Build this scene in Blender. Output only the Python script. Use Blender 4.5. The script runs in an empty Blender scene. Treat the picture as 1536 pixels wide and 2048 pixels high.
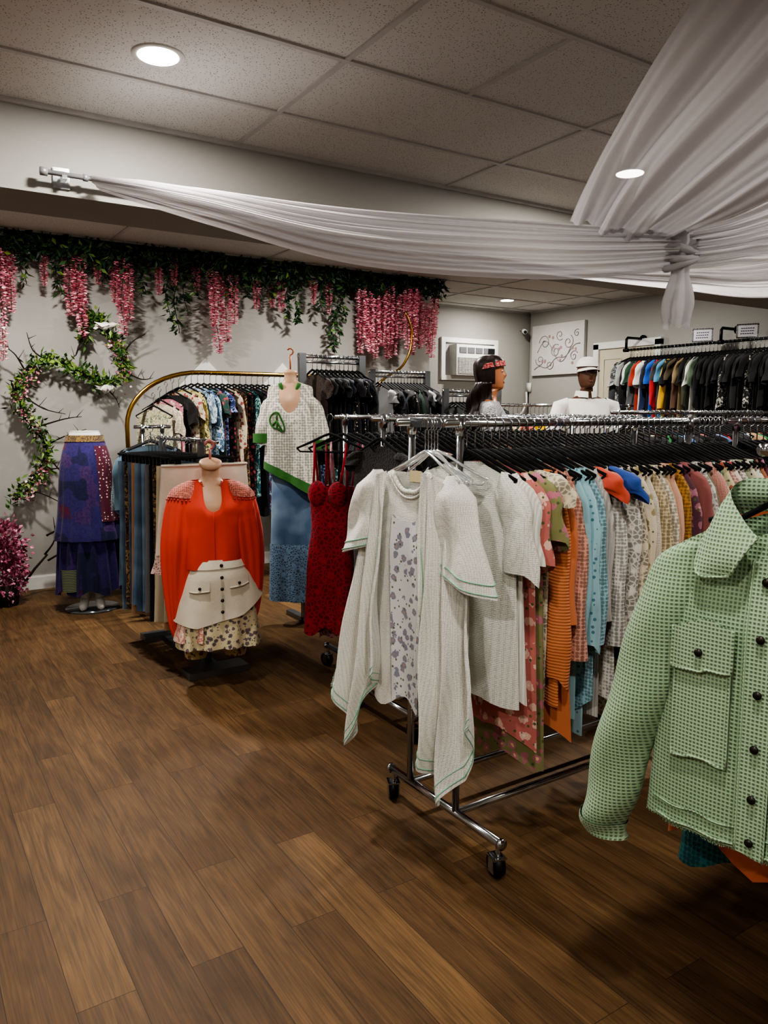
import bpy, math, random
from mathutils import Vector
from math import sin, cos, pi, sqrt, exp, acos
R = random.Random(7)
CH = 1.42
scene = bpy.context.scene
col = scene.collection

# ------------------------------------------------------------------ helpers
def C(h, k=1.0):
    h = h.lstrip('#')
    if len(h) != 6: h = 'ffffff'
    o = []
    for i in (0, 2, 4):
        c = int(h[i:i+2], 16)/255
        c = c/12.92 if c <= .04045 else ((c+.055)/1.055)**2.4
        o.append(c*k)
    return (*o, 1)

class NT:
    def __init__(s, name):
        s.m = bpy.data.materials.new(name); s.m.use_nodes = True
        s.t = s.m.node_tree; s.b = s.t.nodes['Principled BSDF']; s.out = s.t.nodes['Material Output']
    def n(s, ty, ins=None, out=0, **pr):
        nd = s.t.nodes.new('ShaderNode'+ty)
        for k, v in pr.items(): setattr(nd, k, v)
        for k, v in (ins or {}).items():
            sk = nd.inputs[k]
            if isinstance(v, bpy.types.NodeSocket): s.t.links.new(v, sk)
            else: sk.default_value = v
        return nd.outputs[out]
    def set(s, k, v):
        sk = s.b.inputs[k]
        if isinstance(v, bpy.types.NodeSocket): s.t.links.new(v, sk)
        else: sk.default_value = v
    def obj(s): return s.n('TexCoord', out='Object')
    def mp(s, v, sc=(1, 1, 1), loc=(0, 0, 0)): return s.n('Mapping', {'Vector': v, 'Scale': sc, 'Location': loc})
    def ramp(s, f, stops, const=False):
        nd = s.t.nodes.new('ShaderNodeValToRGB'); s.t.links.new(f, nd.inputs[0])
        cr = nd.color_ramp
        if const: cr.interpolation = 'CONSTANT'
        while len(cr.elements) < len(stops): cr.elements.new(.5)
        for e, (p, c) in zip(cr.elements, stops): e.position = p; e.color = c
        return nd.outputs[0]
    def mix(s, f, a, b, mode='MIX'): return s.n('MixRGB', {'Fac': f, 'Color1': a, 'Color2': b}, blend_type=mode)
    def math(s, op, a, b=0.0): return s.n('Math', {0: a, 1: b}, operation=op)
    def bump(s, h, st=.3, d=.002):
        s.set('Normal', s.n('Bump', {'Height': h, 'Strength': st, 'Distance': d}))

def simple(name, c, rough=.5, metal=0, **kw):
    t = NT(name)
    v = t.n('TexNoise', {'Vector': t.obj(), 'Scale': kw.pop('ns', 12), 'Detail': 3}, out=0)
    cc = C(c) if isinstance(c, str) else c
    dk = (cc[0]*.82, cc[1]*.82, cc[2]*.82, 1)
    t.set('Base Color', t.mix(v, dk, cc)); t.set('Roughness', rough); t.set('Metallic', metal)
    for k, x in kw.items(): t.set(k.replace('_', ' '), x)
    return t.m

_f = {}
def fab(base, pat='plain', c2='ffffff', c3='333333', sc=1.0):
    key = (base, pat, c2, c3, sc)
    if key in _f: return _f[key]
    t = NT('fabric_'+pat); o = t.obj()
    B, C2, C3 = C(base), C(c2), C(c3)
    dk = (B[0]*.62, B[1]*.62, B[2]*.62, 1)
    cl = t.n('TexNoise', {'Vector': o, 'Scale': 7.0, 'Detail': 3})
    base_s = t.mix(t.math('MULTIPLY', cl, .5), B, dk)
    colr = base_s; h = t.n('TexNoise', {'Vector': o, 'Scale': 260.0, 'Detail': 2}); st = .25; bd = .002
    if pat in ('knit', 'crochet'):
        s_ = (170 if pat == 'knit' else 85)*sc
        v = t.n('TexVoronoi', {'Vector': o, 'Scale': s_, 'Randomness': .25})
        f = t.ramp(v, [(0.0, (1, 1, 1, 1)), (.42 if pat == 'crochet' else .5, (.8, .8, .8, 1)), (.62, (0, 0, 0, 1))])
        k_ = .38 if pat == 'crochet' else .78
        colr = t.mix(f, B, (B[0]*k_, B[1]*k_, B[2]*k_, 1)) if pat == 'crochet' else t.mix(f, (B[0]*k_, B[1]*k_, B[2]*k_, 1), B)
        h = f; st = .5; bd = .003 if pat == 'knit' else -.003
    elif pat == 'rib':
        v = t.n('TexWave', {'Vector': o, 'Scale': 32.0*sc, 'Distortion': .4}, out=1, bands_direction='Z' if c2 == 'z' else 'X')
        colr = t.mix(v, (B[0]*.75, B[1]*.75, B[2]*.75, 1), B); h = v; st = .5; bd = .003
    elif pat == 'waffle':
        x = t.n('SeparateXYZ', {0: o}, out=0); z = t.n('SeparateXYZ', {0: o}, out=2)
        k = 760.0*sc
        a = t.math('ABSOLUTE', t.math('SINE', t.math('MULTIPLY', x, k*.5)))
        b = t.math('ABSOLUTE', t.math('SINE', t.math('MULTIPLY', z, k*.5)))
        p = t.math('MULTIPLY', a, b)
        f = t.ramp(p, [(.0, (1, 1, 1, 1)), (.4, (.8, .8, .8, 1)), (.9, (0, 0, 0, 1))])
        colr = t.mix(f, (B[0]*.38, B[1]*.38, B[2]*.38, 1), base_s); h = f; st = .6; bd = .003
    elif pat == 'floral':
        v = t.n('TexVoronoi', {'Vector': o, 'Scale': 26.0*sc, 'Randomness': .9})
        n2 = t.n('TexNoise', {'Vector': o, 'Scale': 90.0*sc})
        vv = t.math('ADD', v, t.math('MULTIPLY', t.math('SUBTRACT', n2, .5), .5))
        fl = t.ramp(vv, [(0, C3), (.13, C2), (.38, B)], True)
        v2 = t.n('TexVoronoi', {'Vector': t.mp(o, loc=(3, 1, 7)), 'Scale': 40.0*sc})
        lf = t.ramp(v2, [(0, (1, 1, 1, 1)), (.2, (0, 0, 0, 1))], True)
        colr = t.mix(lf, fl, C('5b7048'))
        colr = t.mix(t.math('MULTIPLY', cl, .25), colr, dk)
    elif pat == 'print':
        n = t.n('TexNoise', {'Vector': o, 'Scale': 17.0*sc, 'Detail': 3, 'Distortion': 1.6})
        colr = t.ramp(n, [(0, B), (.42, C3), (.47, B), (.53, C2), (.6, B), (.66, C3)], True)
    elif pat == 'patch':
        v = t.n('TexVoronoi', {'Vector': o, 'Scale': 9.0*sc}, out=1, distance='CHEBYCHEV')
        g = t.n('SeparateColor', {0: v}, out=0)
        c = t.ramp(g, [(0, B), (.3, C2), (.55, C3), (.75, B), (.9, C('6a1a34'))], True)
        n = t.n('TexNoise', {'Vector': o, 'Scale': 60.0, 'Detail': 4, 'Distortion': 1.0})
        colr = t.mix(t.ramp(n, [(.45, (0, 0, 0, 1)), (.6, (.8, .8, .8, 1))]), c, dk)
    elif pat == 'stripe':
        v = t.n('TexWave', {'Vector': o, 'Scale': 9.0*sc}, out=1, bands_direction='Z')
        colr = t.mix(t.ramp(v, [(0, (0, 0, 0, 1)), (.62, (1, 1, 1, 1))], True), base_s, C2)
    elif pat == 'dots':
        v = t.n('TexVoronoi', {'Vector': o, 'Scale': 45.0*sc, 'Randomness': .5})
        colr = t.mix(t.ramp(v, [(0, (1, 1, 1, 1)), (.24, (0, 0, 0, 1))], True), base_s, C2)
    elif pat == 'lace':
        v = t.n('TexVoronoi', {'Vector': o, 'Scale': 60.0*sc}, feature='DISTANCE_TO_EDGE')
        n = t.n('TexVoronoi', {'Vector': o, 'Scale': 18.0*sc})
        f = t.ramp(v, [(0, (1, 1, 1, 1)), (.09, (.7, .7, .7, 1)), (.2, (.1, .1, .1, 1))])
        f = t.mix(t.ramp(n, [(.2, (1, 1, 1, 1)), (.32, (0, 0, 0, 1))]), f, (1, 1, 1, 1))
        colr = t.mix(f, (B[0]*.36, B[1]*.36, B[2]*.36, 1), B); h = f; st = .7
    elif pat == 'denim':
        n = t.n('TexNoise', {'Vector': t.mp(o, (40, 40, 300)), 'Scale': 3.0, 'Detail': 2})
        n2 = t.n('TexNoise', {'Vector': o, 'Scale': 5.0})
        colr = t.mix(n, dk, B); colr = t.mix(t.ramp(n2, [(.4, (0, 0, 0, 1)), (.7, (.6, .6, .6, 1))]), colr, C2)
    t.set('Base Color', colr); t.set('Roughness', .88)
    t.set('Sheen Weight', .12)
    t.bump(h, st, bd)
    _f[key] = t.m
    return t.m

def crv(P, t):
    n = len(P)-1; x = max(0, min(.99999, t))*n; i = int(x); f = x-i
    p0, p1, p2, p3 = P[max(i-1, 0)], P[i], P[i+1], P[min(i+2, n)]
    return tuple(.5*((2*b)+(-a+c)*f+(2*a-5*b+4*c-d)*f*f+(-a+3*b-3*c+d)*f**3) for a, b, c, d in zip(p0, p1, p2, p3))

class MB:
    def __init__(s): s.v = []; s.f = []; s.m = []
    def add(s, V, F, mi=0):
        b = len(s.v); s.v += [tuple(x) for x in V]; s.f += [tuple(i+b for i in q) for q in F]; s.m += [mi]*len(F)
    def box(s, c, d, mi=0, rz=0):
        V = []
        for i in (-.5, .5):
            for j in (-.5, .5):
                for k in (-.5, .5):
                    x, y = i*d[0], j*d[1]
                    V.append((c[0]+x*cos(rz)-y*sin(rz), c[1]+x*sin(rz)+y*cos(rz), c[2]+k*d[2]))
        s.add(V, [(0, 1, 3, 2), (4, 6, 7, 5), (0, 4, 5, 1), (2, 3, 7, 6), (0, 2, 6, 4), (1, 5, 7, 3)], mi); return s
    def grid(s, fn, nu, nv, mi=0, close=False):
        w = nu if close else nu+1; V = []
        for j in range(nv+1):
            for i in range(w): V.append(fn(i/nu, j/nv))
        F = []
        for j in range(nv):
            for i in range(nu):
                a = j*w+i; b = j*w+(i+1) % w if close else a+1
                F.append((a, b, b+w, a+w))
        s.add(V, F, mi); return s
    def tube(s, P, r, n=8, mi=0, cap=True, closed=False):
        P = [Vector(p) for p in P]; m = len(P); up = None; V = []
        for i, p in enumerate(P):
            if closed: d = P[(i+1) % m]-P[i-1]
            else: d = P[min(i+1, m-1)]-P[max(i-1, 0)]
            d = d.normalized() if d.length > 1e-9 else Vector((0, 0, 1))
            if up is None:
                up = Vector((0, 0, 1)) if abs(d.z) < .9 else Vector((1, 0, 0))
            a = d.cross(up)
            if a.length < 1e-6: a = d.cross(Vector((0, 1, 0)))
            a.normalize(); b = a.cross(d).normalized(); up = b
            rr = r[i] if isinstance(r, (list, tuple)) else r
            for k in range(n):
                t = 2*pi*k/n; V.append(p+a*rr*cos(t)+b*rr*sin(t))
        F = []
        for i in range(m if closed else m-1):
            for k in range(n):
                a = i*n+k; b = i*n+(k+1) % n; c = ((i+1) % m)*n
                F.append((a, b, c+(k+1) % n, c+k))
        if cap and not closed: F += [tuple(range(n))[::-1], tuple(range((m-1)*n, m*n))]
        s.add(V, F, mi); return s
    def lathe(s, prof, c=(0, 0, 0), n=24, mi=0, sx=1, sy=1):
        V = []
        for r, z in prof:
            for k in range(n):
                t = 2*pi*k/n; V.append((c[0]+r*cos(t)*sx, c[1]+r*sin(t)*sy, c[2]+z))
        F = [(i*n+k, i*n+(k+1) % n, (i+1)*n+(k+1) % n, (i+1)*n+k) for i in range(len(prof)-1) for k in range(n)]
        F += [tuple(range(n))[::-1], tuple(range((len(prof)-1)*n, len(prof)*n))]
        s.add(V, F, mi); return s
    def ell(s, c, r, mi=0, nu=14, nv=8):
        if not isinstance(r, tuple): r = (r, r, r)
        return s.grid(lambda u, v: (c[0]+r[0]*cos(2*pi*u)*sin(pi*(v*.98+.01)), c[1]+r[1]*sin(2*pi*u)*sin(pi*(v*.98+.01)), c[2]+r[2]*cos(pi*(v*.98+.01))), nu, nv, mi, True)
    def leaf(s, p, d, l, w, mi=0, curl=.15):
        p = Vector(p); d = Vector(d).normalized()
        a = d.cross(Vector((R.uniform(-1, 1), R.uniform(-1, 1), R.uniform(-1, 1))))
        if a.length < 1e-3: a = Vector((1, 0, 0))
        a.normalize(); nrm = a.cross(d)
        mid = p+d*l*.45-nrm*l*curl*.5
        s.add([p, p+d*l*.4+a*w*.5, p+d*l-nrm*l*curl, p+d*l*.4-a*w*.5, mid], [(0, 1, 4), (1, 2, 4), (2, 3, 4), (3, 0, 4)], mi)
    def mesh(s, name, mats, smooth=True):
        me = bpy.data.meshes.new(name); me.from_pydata(s.v, [], s.f)
        for m in (mats if isinstance(mats, (list, tuple)) else [mats]): me.materials.append(m)
        me.polygons.foreach_set('material_index', s.m)
        me.polygons.foreach_set('use_smooth', [smooth]*len(s.f)); me.update()
        return me
    def obj(s, name, mats, parent=None, loc=(0, 0, 0), rz=0, smooth=True, **k):
        return place(name, s.mesh(name, mats, smooth), parent, loc, rz, **k)

def place(name, me, parent=None, loc=(0, 0, 0), rz=0, label=None, cat=None, group=None, kind=None, scale=None):
    o = bpy.data.objects.new(name, me); col.objects.link(o)
    o.location = loc; o.rotation_euler = (0, 0, rz)
    if scale: o.scale = scale
    if parent: o.parent = parent
    if label: o['label'] = label
    if cat and not parent: o['category'] = cat
    if group: o['group'] = group
    if kind: o['kind'] = kind
    return o
def E(name, label, cat, loc=(0, 0, 0), rz=0, **k):
    o = place(name, None, None, loc, rz, label, cat, **k); o.empty_display_size = .1; return o

# ------------------------------------------------------------------ materials
chrome = simple('chrome', 'c9ccd0', .16, 1.0)
steel = simple('brushed_steel', '8f9295', .35, .9)
gold = simple('gold', 'b08a3e', .28, 1.0)
black = simple('black_velvet', '0b0b0c', .9)
rubber = simple('black_rubber', '0d0d0d', .45)
pipe_m = simple('black_iron', '121213', .4, .6)
plastic = simple('white_plastic', 'dcdcd8', .4)
white_m = simple('white_paint', 'e0e0dc', .5)
skin = simple('mannequin_beige', 'd0a88a', .42)
skin_b = simple('mannequin_tan', 'a06a4a', .4)
skin_d = simple('mannequin_dark', '5e3f2f', .45)
skin_w = simple('mannequin_white', 'e2ded8', .4)
hair_m = NT('dark_hair'); _o = hair_m.obj()
_w = hair_m.n('TexNoise', {'Vector': hair_m.mp(_o, (160, 160, 8)), 'Scale': 1.5})
hair_m.set('Base Color', hair_m.ramp(_w, [(.35, C('0e0807')), (.7, C('2c1914'))])); hair_m.set('Roughness', .45); hair_m = hair_m.m
bark = simple('bark', '2a1d14', .9, ns=40)
def island(name, stops, rough=.7):
    t = NT(name); r = t.n('NewGeometry', out='Random Per Island')
    t.set('Base Color', t.ramp(r, stops)); t.set('Roughness', rough)
    return t.m
leaf_m = island('leaf_green', [(0, C('0c1f10')), (.5, C('1b381c')), (.88, C('34582a')), (1, C('6f8c3e'))], .5)
leaf_l = island('leaf_light', [(0, C('1b3518')), (.5, C('3e6428')), (1, C('88a04c'))], .5)
pink_m = island('wisteria_pink', [(0, C('c4607e')), (.35, C('e58ca2')), (.75, C('f2b3bd')), (1, C('fae0de'))], .7)
pinkd_m = island('bush_pink', [(0, C('5e2438')), (.5, C('a8506e')), (1, C('d896ac'))], .7)

t = NT('wall_paint'); o = t.obj()
n = t.n('TexNoise', {'Vector': o, 'Scale': 1.2, 'Detail': 3}); n2 = t.n('TexNoise', {'Vector': o, 'Scale': 90.0, 'Detail': 2})
t.set('Base Color', t.mix(n, C('999791'), C('a4a29d'))); t.set('Roughness', .75); t.bump(n2, .25, .002); wall_m = t.m

t = NT('ceiling_tile'); o = t.obj()
v = t.n('TexVoronoi', {'Vector': t.mp(o, (1, 1, .3)), 'Scale': 95.0, 'Randomness': 1.0})
n = t.n('TexNoise', {'Vector': o, 'Scale': 160.0, 'Detail': 3})
sp = t.ramp(t.math('ADD', v, t.math('MULTIPLY', n, .4)), [(.35, (1, 1, 1, 1)), (.45, (0, 0, 0, 1))])
t.set('Base Color', t.mix(sp, C('d2d1ce'), C('747371'))); t.set('Roughness', .9); t.bump(sp, .3, -.003); ceil_m = t.m
tbar = simple('grid_bar', 'c4c3c1', .5)

t = NT('wood_planks'); o = t.obj()
sx = t.n('SeparateXYZ', {0: o}, out=0); sy = t.n('SeparateXYZ', {0: o}, out=1)
vec = t.n('CombineXYZ', {0: sy, 1: sx, 2: 0.0})
bk = t.t.nodes.new('ShaderNodeTexBrick'); t.t.links.new(vec, bk.inputs['Vector'])
bk.offset = .37; bk.offset_frequency = 2
for k, x in {'Color1': (0, 0, 0, 1), 'Color2': (1, 1, 1, 1), 'Mortar': (.5, .5, .5, 1), 'Scale': 1.0, 'Mortar Size': .001, 'Mortar Smooth': .1, 'Brick Width': 1.1, 'Row Height': .142}.items(): bk.inputs[k].default_value = x
rnd = t.n('SeparateColor', {0: bk.outputs['Color']}, out=0)
off = t.n('CombineXYZ', {0: t.math('MULTIPLY', rnd, 37.0), 1: t.math('MULTIPLY', rnd, 91.0), 2: 0.0})
vv = t.n('VectorMath', {0: vec, 1: off}, operation='ADD')
g1 = t.n('TexNoise', {'Vector': t.mp(vv, (3.0, 95, 1)), 'Scale': 1.6, 'Detail': 7, 'Distortion': .5})
g2 = t.n('TexNoise', {'Vector': t.mp(vv, (1.5, 9, 1)), 'Scale': 1.6, 'Detail': 4, 'Distortion': 1.6})
base = t.ramp(rnd, [(0, C('553f28')), (.4, C('5c452c')), (.75, C('634b31')), (1, C('72583a'))])
gr = t.ramp(g1, [(.3, (.62, .62, .62, 1)), (.6, (1.08, 1.08, 1.08, 1))])
gg = t.ramp(g2, [(.3, (.74, .72, .70, 1)), (.64, (1.18, 1.16, 1.12, 1))])
c = t.mix(1.0, t.mix(1.0, base, gr, 'MULTIPLY'), gg, 'MULTIPLY')
c = t.mix(t.math('MULTIPLY', bk.outputs['Fac'], .7), c, C('1a120b'))
t.set('Base Color', c); t.set('Roughness', t.n('MapRange', {0: g1, 3: .5, 4: .68})); t.set('Specular IOR Level', .35); t.bump(g1, .15, .002); floor_m = t.m

t = NT('sheer_fabric'); o = t.obj()
t.set('Base Color', C('cfccce')); t.set('Roughness', .9)
n = t.n('TexNoise', {'Vector': o, 'Scale': 400.0}); t.bump(n, .15, .001)
tl = t.n('BsdfTranslucent', {'Color': C('cfccce')}); tp = t.n('BsdfTransparent', {})
m1 = t.n('MixShader', {0: .35, 1: t.b.outputs[0], 2: tl}); m2 = t.n('MixShader', {0: .14, 1: m1, 2: tp})
t.t.links.new(m2, t.out.inputs[0]); sheer = t.m

def emis(name, c, s):
    t = NT(name); t.set('Base Color', C(c)); t.set('Emission Color', C(c)); t.set('Emission Strength', s); return t.m
lamp_m = emis('lamp_glow', 'fff8ee', 16)

# ------------------------------------------------------------------ room
H = 2.78
def struct(name, c, d, m, **k): return MB().box(c, d).obj(name, m, smooth=False, kind='structure', **k)
struct('floor', (2.45, 2.9, -.05), (10.1, 10.2, .1), floor_m)
struct('ceiling', (2.45, 2.9, H+.05), (10.1, 10.2, .1), ceil_m)
struct('wall_garland', (1.2, 6.74, H/2), (7.4, .1, H), wall_m)
struct('wall_return', (4.85, 7.345, H/2), (.1, 1.11, H), wall_m)
struct('wall_back', (6.15, 7.9, H/2), (2.7, .1, H), wall_m)
struct('wall_right', (7.45, 2.9, H/2), (.1, 9.8, H), wall_m)
struct('wall_left', (-2.55, 2.4, H/2), (.1, 8.8, H), wall_m)
struct('wall_front', (2.45, -2.05, H/2), (10.1, .1, H), wall_m)
struct('wall_header', (2.45, 4.05, (H+CH+.983)/2), (9.9, .42, H-CH-.983), wall_m)
def bb(name, a, b, n):
    mb = MB(); d = Vector(b)-Vector(a); c = (Vector(a)+Vector(b))/2
    if abs(d.x) > abs(d.y): mb.box((c.x, c.y, .05), (abs(d.x), .014, .10)); mb.box((c.x, c.y+n*.003, .105), (abs(d.x), .008, .014))
    else: mb.box((c.x, c.y, .05), (.014, abs(d.y), .10)); mb.box((c.x+n*.003, c.y, .105), (.008, abs(d.y), .014))
    mb.obj(name, white_m, smooth=False, kind='structure')
bb('baseboard_garland', (-2.5, 6.683, 0), (4.9, 6.683, 0), 1)
bb('baseboard_right', (7.393, -2, 0), (7.393, 5.7, 0), 1)
bb('baseboard_back', (4.9, 7.843, 0), (7.4, 7.843, 0), 1)
mb = MB()
xs = [1.59+1.33*k for k in range(-3, 5)]
for x in xs:
    mb.box((x, .92, H-.003), (.024, 5.84, .010)); mb.box((x, 5.97, H-.003), (.024, 3.76, .010))
y = 3.34
ys = []
while y > -2: ys.append(y); y -= .61
y = 4.6
while y < 7.8: ys.append(y); y += .61
for y in ys:
    mb.box((2.45 if y < 6.69 else 6.15, y, H-.0035), (9.9 if y < 6.69 else 2.5, .024, .010))
mb.box((2.09+.1, 2.43, H-.003), (.022, .6, .010)); mb.box((3.55, 1.82, H-.003), (.022, .6, .010))
mb.box((2.45, 3.828, H-.01), (9.9, .02, .02)); mb.box((7.39, 2.9, H-.01), (.02, 9.8, .02)); mb.box((6.15, 7.84, H-.01), (2.5, .02, .02)); mb.box((1.2, 6.68, H-.01), (7.4, .02, .02))
mb.obj('trim_1', tbar, smooth=False, kind='structure')

# ------------------------------------------------------------------ lights
def downlight(x, y, p, z=H):
    o = E('recessed_or_fill_light', 'round white recessed ceiling downlight, switched on', 'ceiling light', (x, y, z), group='ceiling downlights')
    MB().lathe([(.075, -.004), (.098, -.006), (.1, -.001), (.1, .0)], n=32).obj('trim_ring', white_m, o)
    MB().lathe([(.0, -.006), (.076, -.007), (.076, -.003)], n=32).obj('lens', lamp_m, o)
    l = bpy.data.lights.new('downlight', 'AREA'); l.shape = 'DISK'; l.size = .16; l.energy = p; l.color = (1, .955, .90)
    lo = bpy.data.objects.new('downlight_lamp', l); col.objects.link(lo); lo.location = (0, 0, -.012); lo.parent = o
for x, y, p in [(.97, 3.09, 28), (3.65, 3.07, 34), (.75, .6, 16), (3.65, .5, 30), (6.38, 7.14, 18), (6.2, 3.0, 34), (1.0, 5.3, 42), (3.4, 5.3, 42), (5.9, 5.3, 28), (-1.6, 3.09, 14), (-1.3, .3, 32), (.2, -1.3, 16)]:  # last two: unseen fill lamps added behind the camera to brighten the near jacket
    downlight(x, y, p)
w = bpy.data.worlds.new('World'); scene.world = w; w.use_nodes = True
w.node_tree.nodes['Background'].inputs[0].default_value = (.5, .5, .55, 1); w.node_tree.nodes['Background'].inputs[1].default_value = .05

# ------------------------------------------------------------------ hangers
def hook_mesh():
    P = [(0, 0, -.088), (0, 0, -.04)]
    P += [(.019*sin(a)*1.0, 0, .001+.019*cos(a)-.004) for a in [pi*1.0, pi*.8, pi*.6, pi*.4, pi*.2, 0, -pi*.25, -pi*.5, -pi*.62]]
    return MB().tube(P, .0022, 6).mesh('hook', chrome)
HOOK = hook_mesh()
def hanger_mesh(m, r=.007, bar=True, w=.21):
    mb = MB(); P = [(-w, 0, -.165), (-w*.55, 0, -.130), (-.04, 0, -.098), (0, 0, -.086), (.04, 0, -.098), (w*.55, 0, -.130), (w, 0, -.165)]
    mb.tube(P, [r*.8, r, r, r*1.1, r, r, r*.8], 6)
    if bar: mb.tube([(-w, 0, -.165), (-w+.02, 0, -.182), (w-.02, 0, -.182), (w, 0, -.165)], r*.7, 6)
    return mb
HANG = hanger_mesh(black).mesh('hanger', black)
clear = NT('clear_plastic'); clear.set('Base Color', C('e4e8ea')); clear.set('Roughness', .12); clear.set('Transmission Weight', .75)
_n = clear.n('TexNoise', {'Scale': 30.0}); clear.bump(_n, .1); clear = clear.m
HANGC = hanger_mesh(clear, .0045, True, .2).mesh('hanger', clear)
mb = MB().tube([(-.19, 0, -.095), (0, 0, -.088), (.19, 0, -.095)], .006, 6); mb.box((-.15, 0, -.125), (.03, .02, .06)); mb.box((.15, 0, -.125), (.03, .02, .06))
HANGP = mb.mesh('hanger', black, False)
def hanger(loc, rz, kind='b', group='clothes hangers', sx=1):
    me, lb = {'b': (HANG, 'slim black velvet clothes hanger with chrome hook'), 'c': (HANGC, 'clear plastic clothes hanger with chrome hook'), 'p': (HANGP, 'black clip hanger with chrome hook')}[kind]
    h = place('clothes_hanger', me, None, loc, rz, lb, 'hanger', group, scale=(sx, 1, 1))
    place('hook', HOOK, h)
    return h

# ------------------------------------------------------------------ garments
def gsurf(sw=.21, hw=.24, L=.8, th=.014, amp=.012, k=22, ph=0, nd=.05, nw=.075, top=-.10, slope=.3, hem=None, wp=1.2, th0=.35, belly=None):
    def W(s):
        w = sw+(hw-sw)*s**wp
        return w*(belly(s) if belly else 1)
    def surf(t, s):
        w = W(s); c = cos(t); sn = sin(t)
        x = w*abs(c)**.8*(1 if c >= 0 else -1)
        zt = top-slope*abs(x)*(1 if nd else 0)
        if nd and abs(x) < nw: zt -= (nd if sn < 0 else nd*.25)*(1-(x/nw)**2)
        zb = -L-(hem(x, sn) if hem else 0)
        z = zt+(zb-zt)*s
        thk = th*(th0+(1-th0)*min(1, s*3.5))
        y = thk*abs(sn)**.8*(1 if sn >= 0 else -1)+amp*s*sin(k*x+ph+1.5*s)+amp*.4*s*sin(2.3*k*x+ph*2)
        return (x, y, z)
    def fy(x, s, off=0):
        w = W(s); q = max(-1, min(1, x/w)); c = abs(q)**1.25*(1 if q >= 0 else -1)
        p = surf(-acos(max(-1, min(1, c))), s); return (p[0], p[1]-off, p[2])
    return surf, fy
def gbody(mb, surf, nu=30, nv=14, mi=0): mb.grid(lambda u, v: surf(2*pi*u, v), nu, nv, mi, True)
def sleeve(mb, side, l, sx=.2, sz=-.15, r0=.055, r1=.045, ry=.018, out=.03, mi=0, ph=0, yo=0, bend=0, nv=12):
    def fn(u, v):
        a = 2*pi*u; g = min(1, .3+v*4) if v < .175 else 1
        r = (r0+(r1-r0)*v)*g; cx = side*(sx-.035*(1-min(1, v*3))+out*v)
        x = cx+r*cos(a)*(1+.06*sin(12*v+ph)); y = yo+ry*g*sin(a)+.006*sin(9*v+ph+3*cos(a))+bend*v*v
        return (x, y, sz-l*v+.012*sin(14*v+ph)*sin(a)*.4-.03*v*max(0, -sin(a+ph)))
    mb.grid(fn, 16, nv, mi, True)
def patch(mb, fy, x0, x1, s0, s1, off=.004, nu=8, nv=6, mi=0):
    mb.grid(lambda u, v: fy(x0+(x1-x0)*u, s0+(s1-s0)*v, off), nu, nv, mi)

PN = {'plain': '', 'knit': 'knitted ', 'crochet': 'crochet ', 'rib': 'ribbed ', 'waffle': 'waffle-knit ', 'floral': 'floral ', 'print': 'printed ', 'stripe': 'striped ', 'dots': 'dotted ', 'lace': 'lace ', 'denim': 'denim ', 'patch': 'patchwork '}
def garment(loc, rz, cn, hexc, pat='plain', c2='ffffff', c3='333333', L=.75, sl=.45, kind='top', hk='b', group=None, hem=None, th=.013, sc=1.0, sw=.205, hw=None, amp=.010, ry=.018):
    ph = R.uniform(0, 6); mb = MB()
    if kind == 'pants':
        surf, fy = gsurf(.19, hw or .2, L, .016, .006, 20, ph, nd=0, top=-.14, th0=.8)
        gbody(mb, surf, 24, 10); nm = 'hanging_pants'; ct = 'pants'; hk = 'p'
    else:
        hf = hem
        if hem is None:
            a = R.uniform(-.04, .07); b_ = R.uniform(.008, .028); hf = lambda x, s: a*abs(x)/.2+b_*sin(26*x+ph)
        surf, fy = gsurf(sw, hw or R.uniform(.2, .25), L, th, amp, R.uniform(15, 26), ph, hem=hf)
        gbody(mb, surf, 30, 14)
        if sl > 0:
            r0 = R.uniform(.05, .065); r1 = .04 if sl > .3 else r0+.012
            for sd in (-1, 1): sleeve(mb, sd, sl+R.uniform(-.03, .03), sw-.01, -.145, r0, r1, ry, R.uniform(.01, .05), ph=ph+sd)
        nm = 'hanging_dress' if L > 1.0 else ('hanging_cardigan' if sl > .3 else 'hanging_shirt')
        ct = {'hanging_dress': 'dress', 'hanging_cardigan': 'cardigan', 'hanging_shirt': 'shirt'}[nm]
    lb = f"{cn} {PN[pat]}{nm.split('_')[1]} on a {'clip' if hk=='p' else 'black'} hanger"
    rot = rz+R.uniform(-.05, .05)
    g = mb.obj(nm, fab(hexc, pat, c2, c3, sc), None, (loc[0], loc[1], loc[2]), rot, label=lb, cat=ct, group=group)
    hanger(loc, rot, hk)
    return g

def row(n, a, b, z, pal, axis, group, L=(.6, .8), sl=(.1, .5), shuffle=True, sc=1.0, turn=0, **kw):
    for i in range(n):
        f = (i+.5)/n; p = pal[i % len(pal)] if not shuffle else R.choice(pal)
        x = a[0]+(b[0]-a[0])*f; y = a[1]+(b[1]-a[1])*f
        cn, hx, pt, c2, c3 = (list(p)+['ffffff', '333333'])[:5] if len(p) < 5 else p[:5]
        LL = p[5] if len(p) > 5 else R.uniform(*L); SL = p[6] if len(p) > 6 else R.choice(sl)
        garment((x, y, z), (-pi/2 if axis == 'X' else 0)+turn, cn, hx, pt, c2, c3, LL, SL, group=group, sc=sc, **kw)

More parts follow.
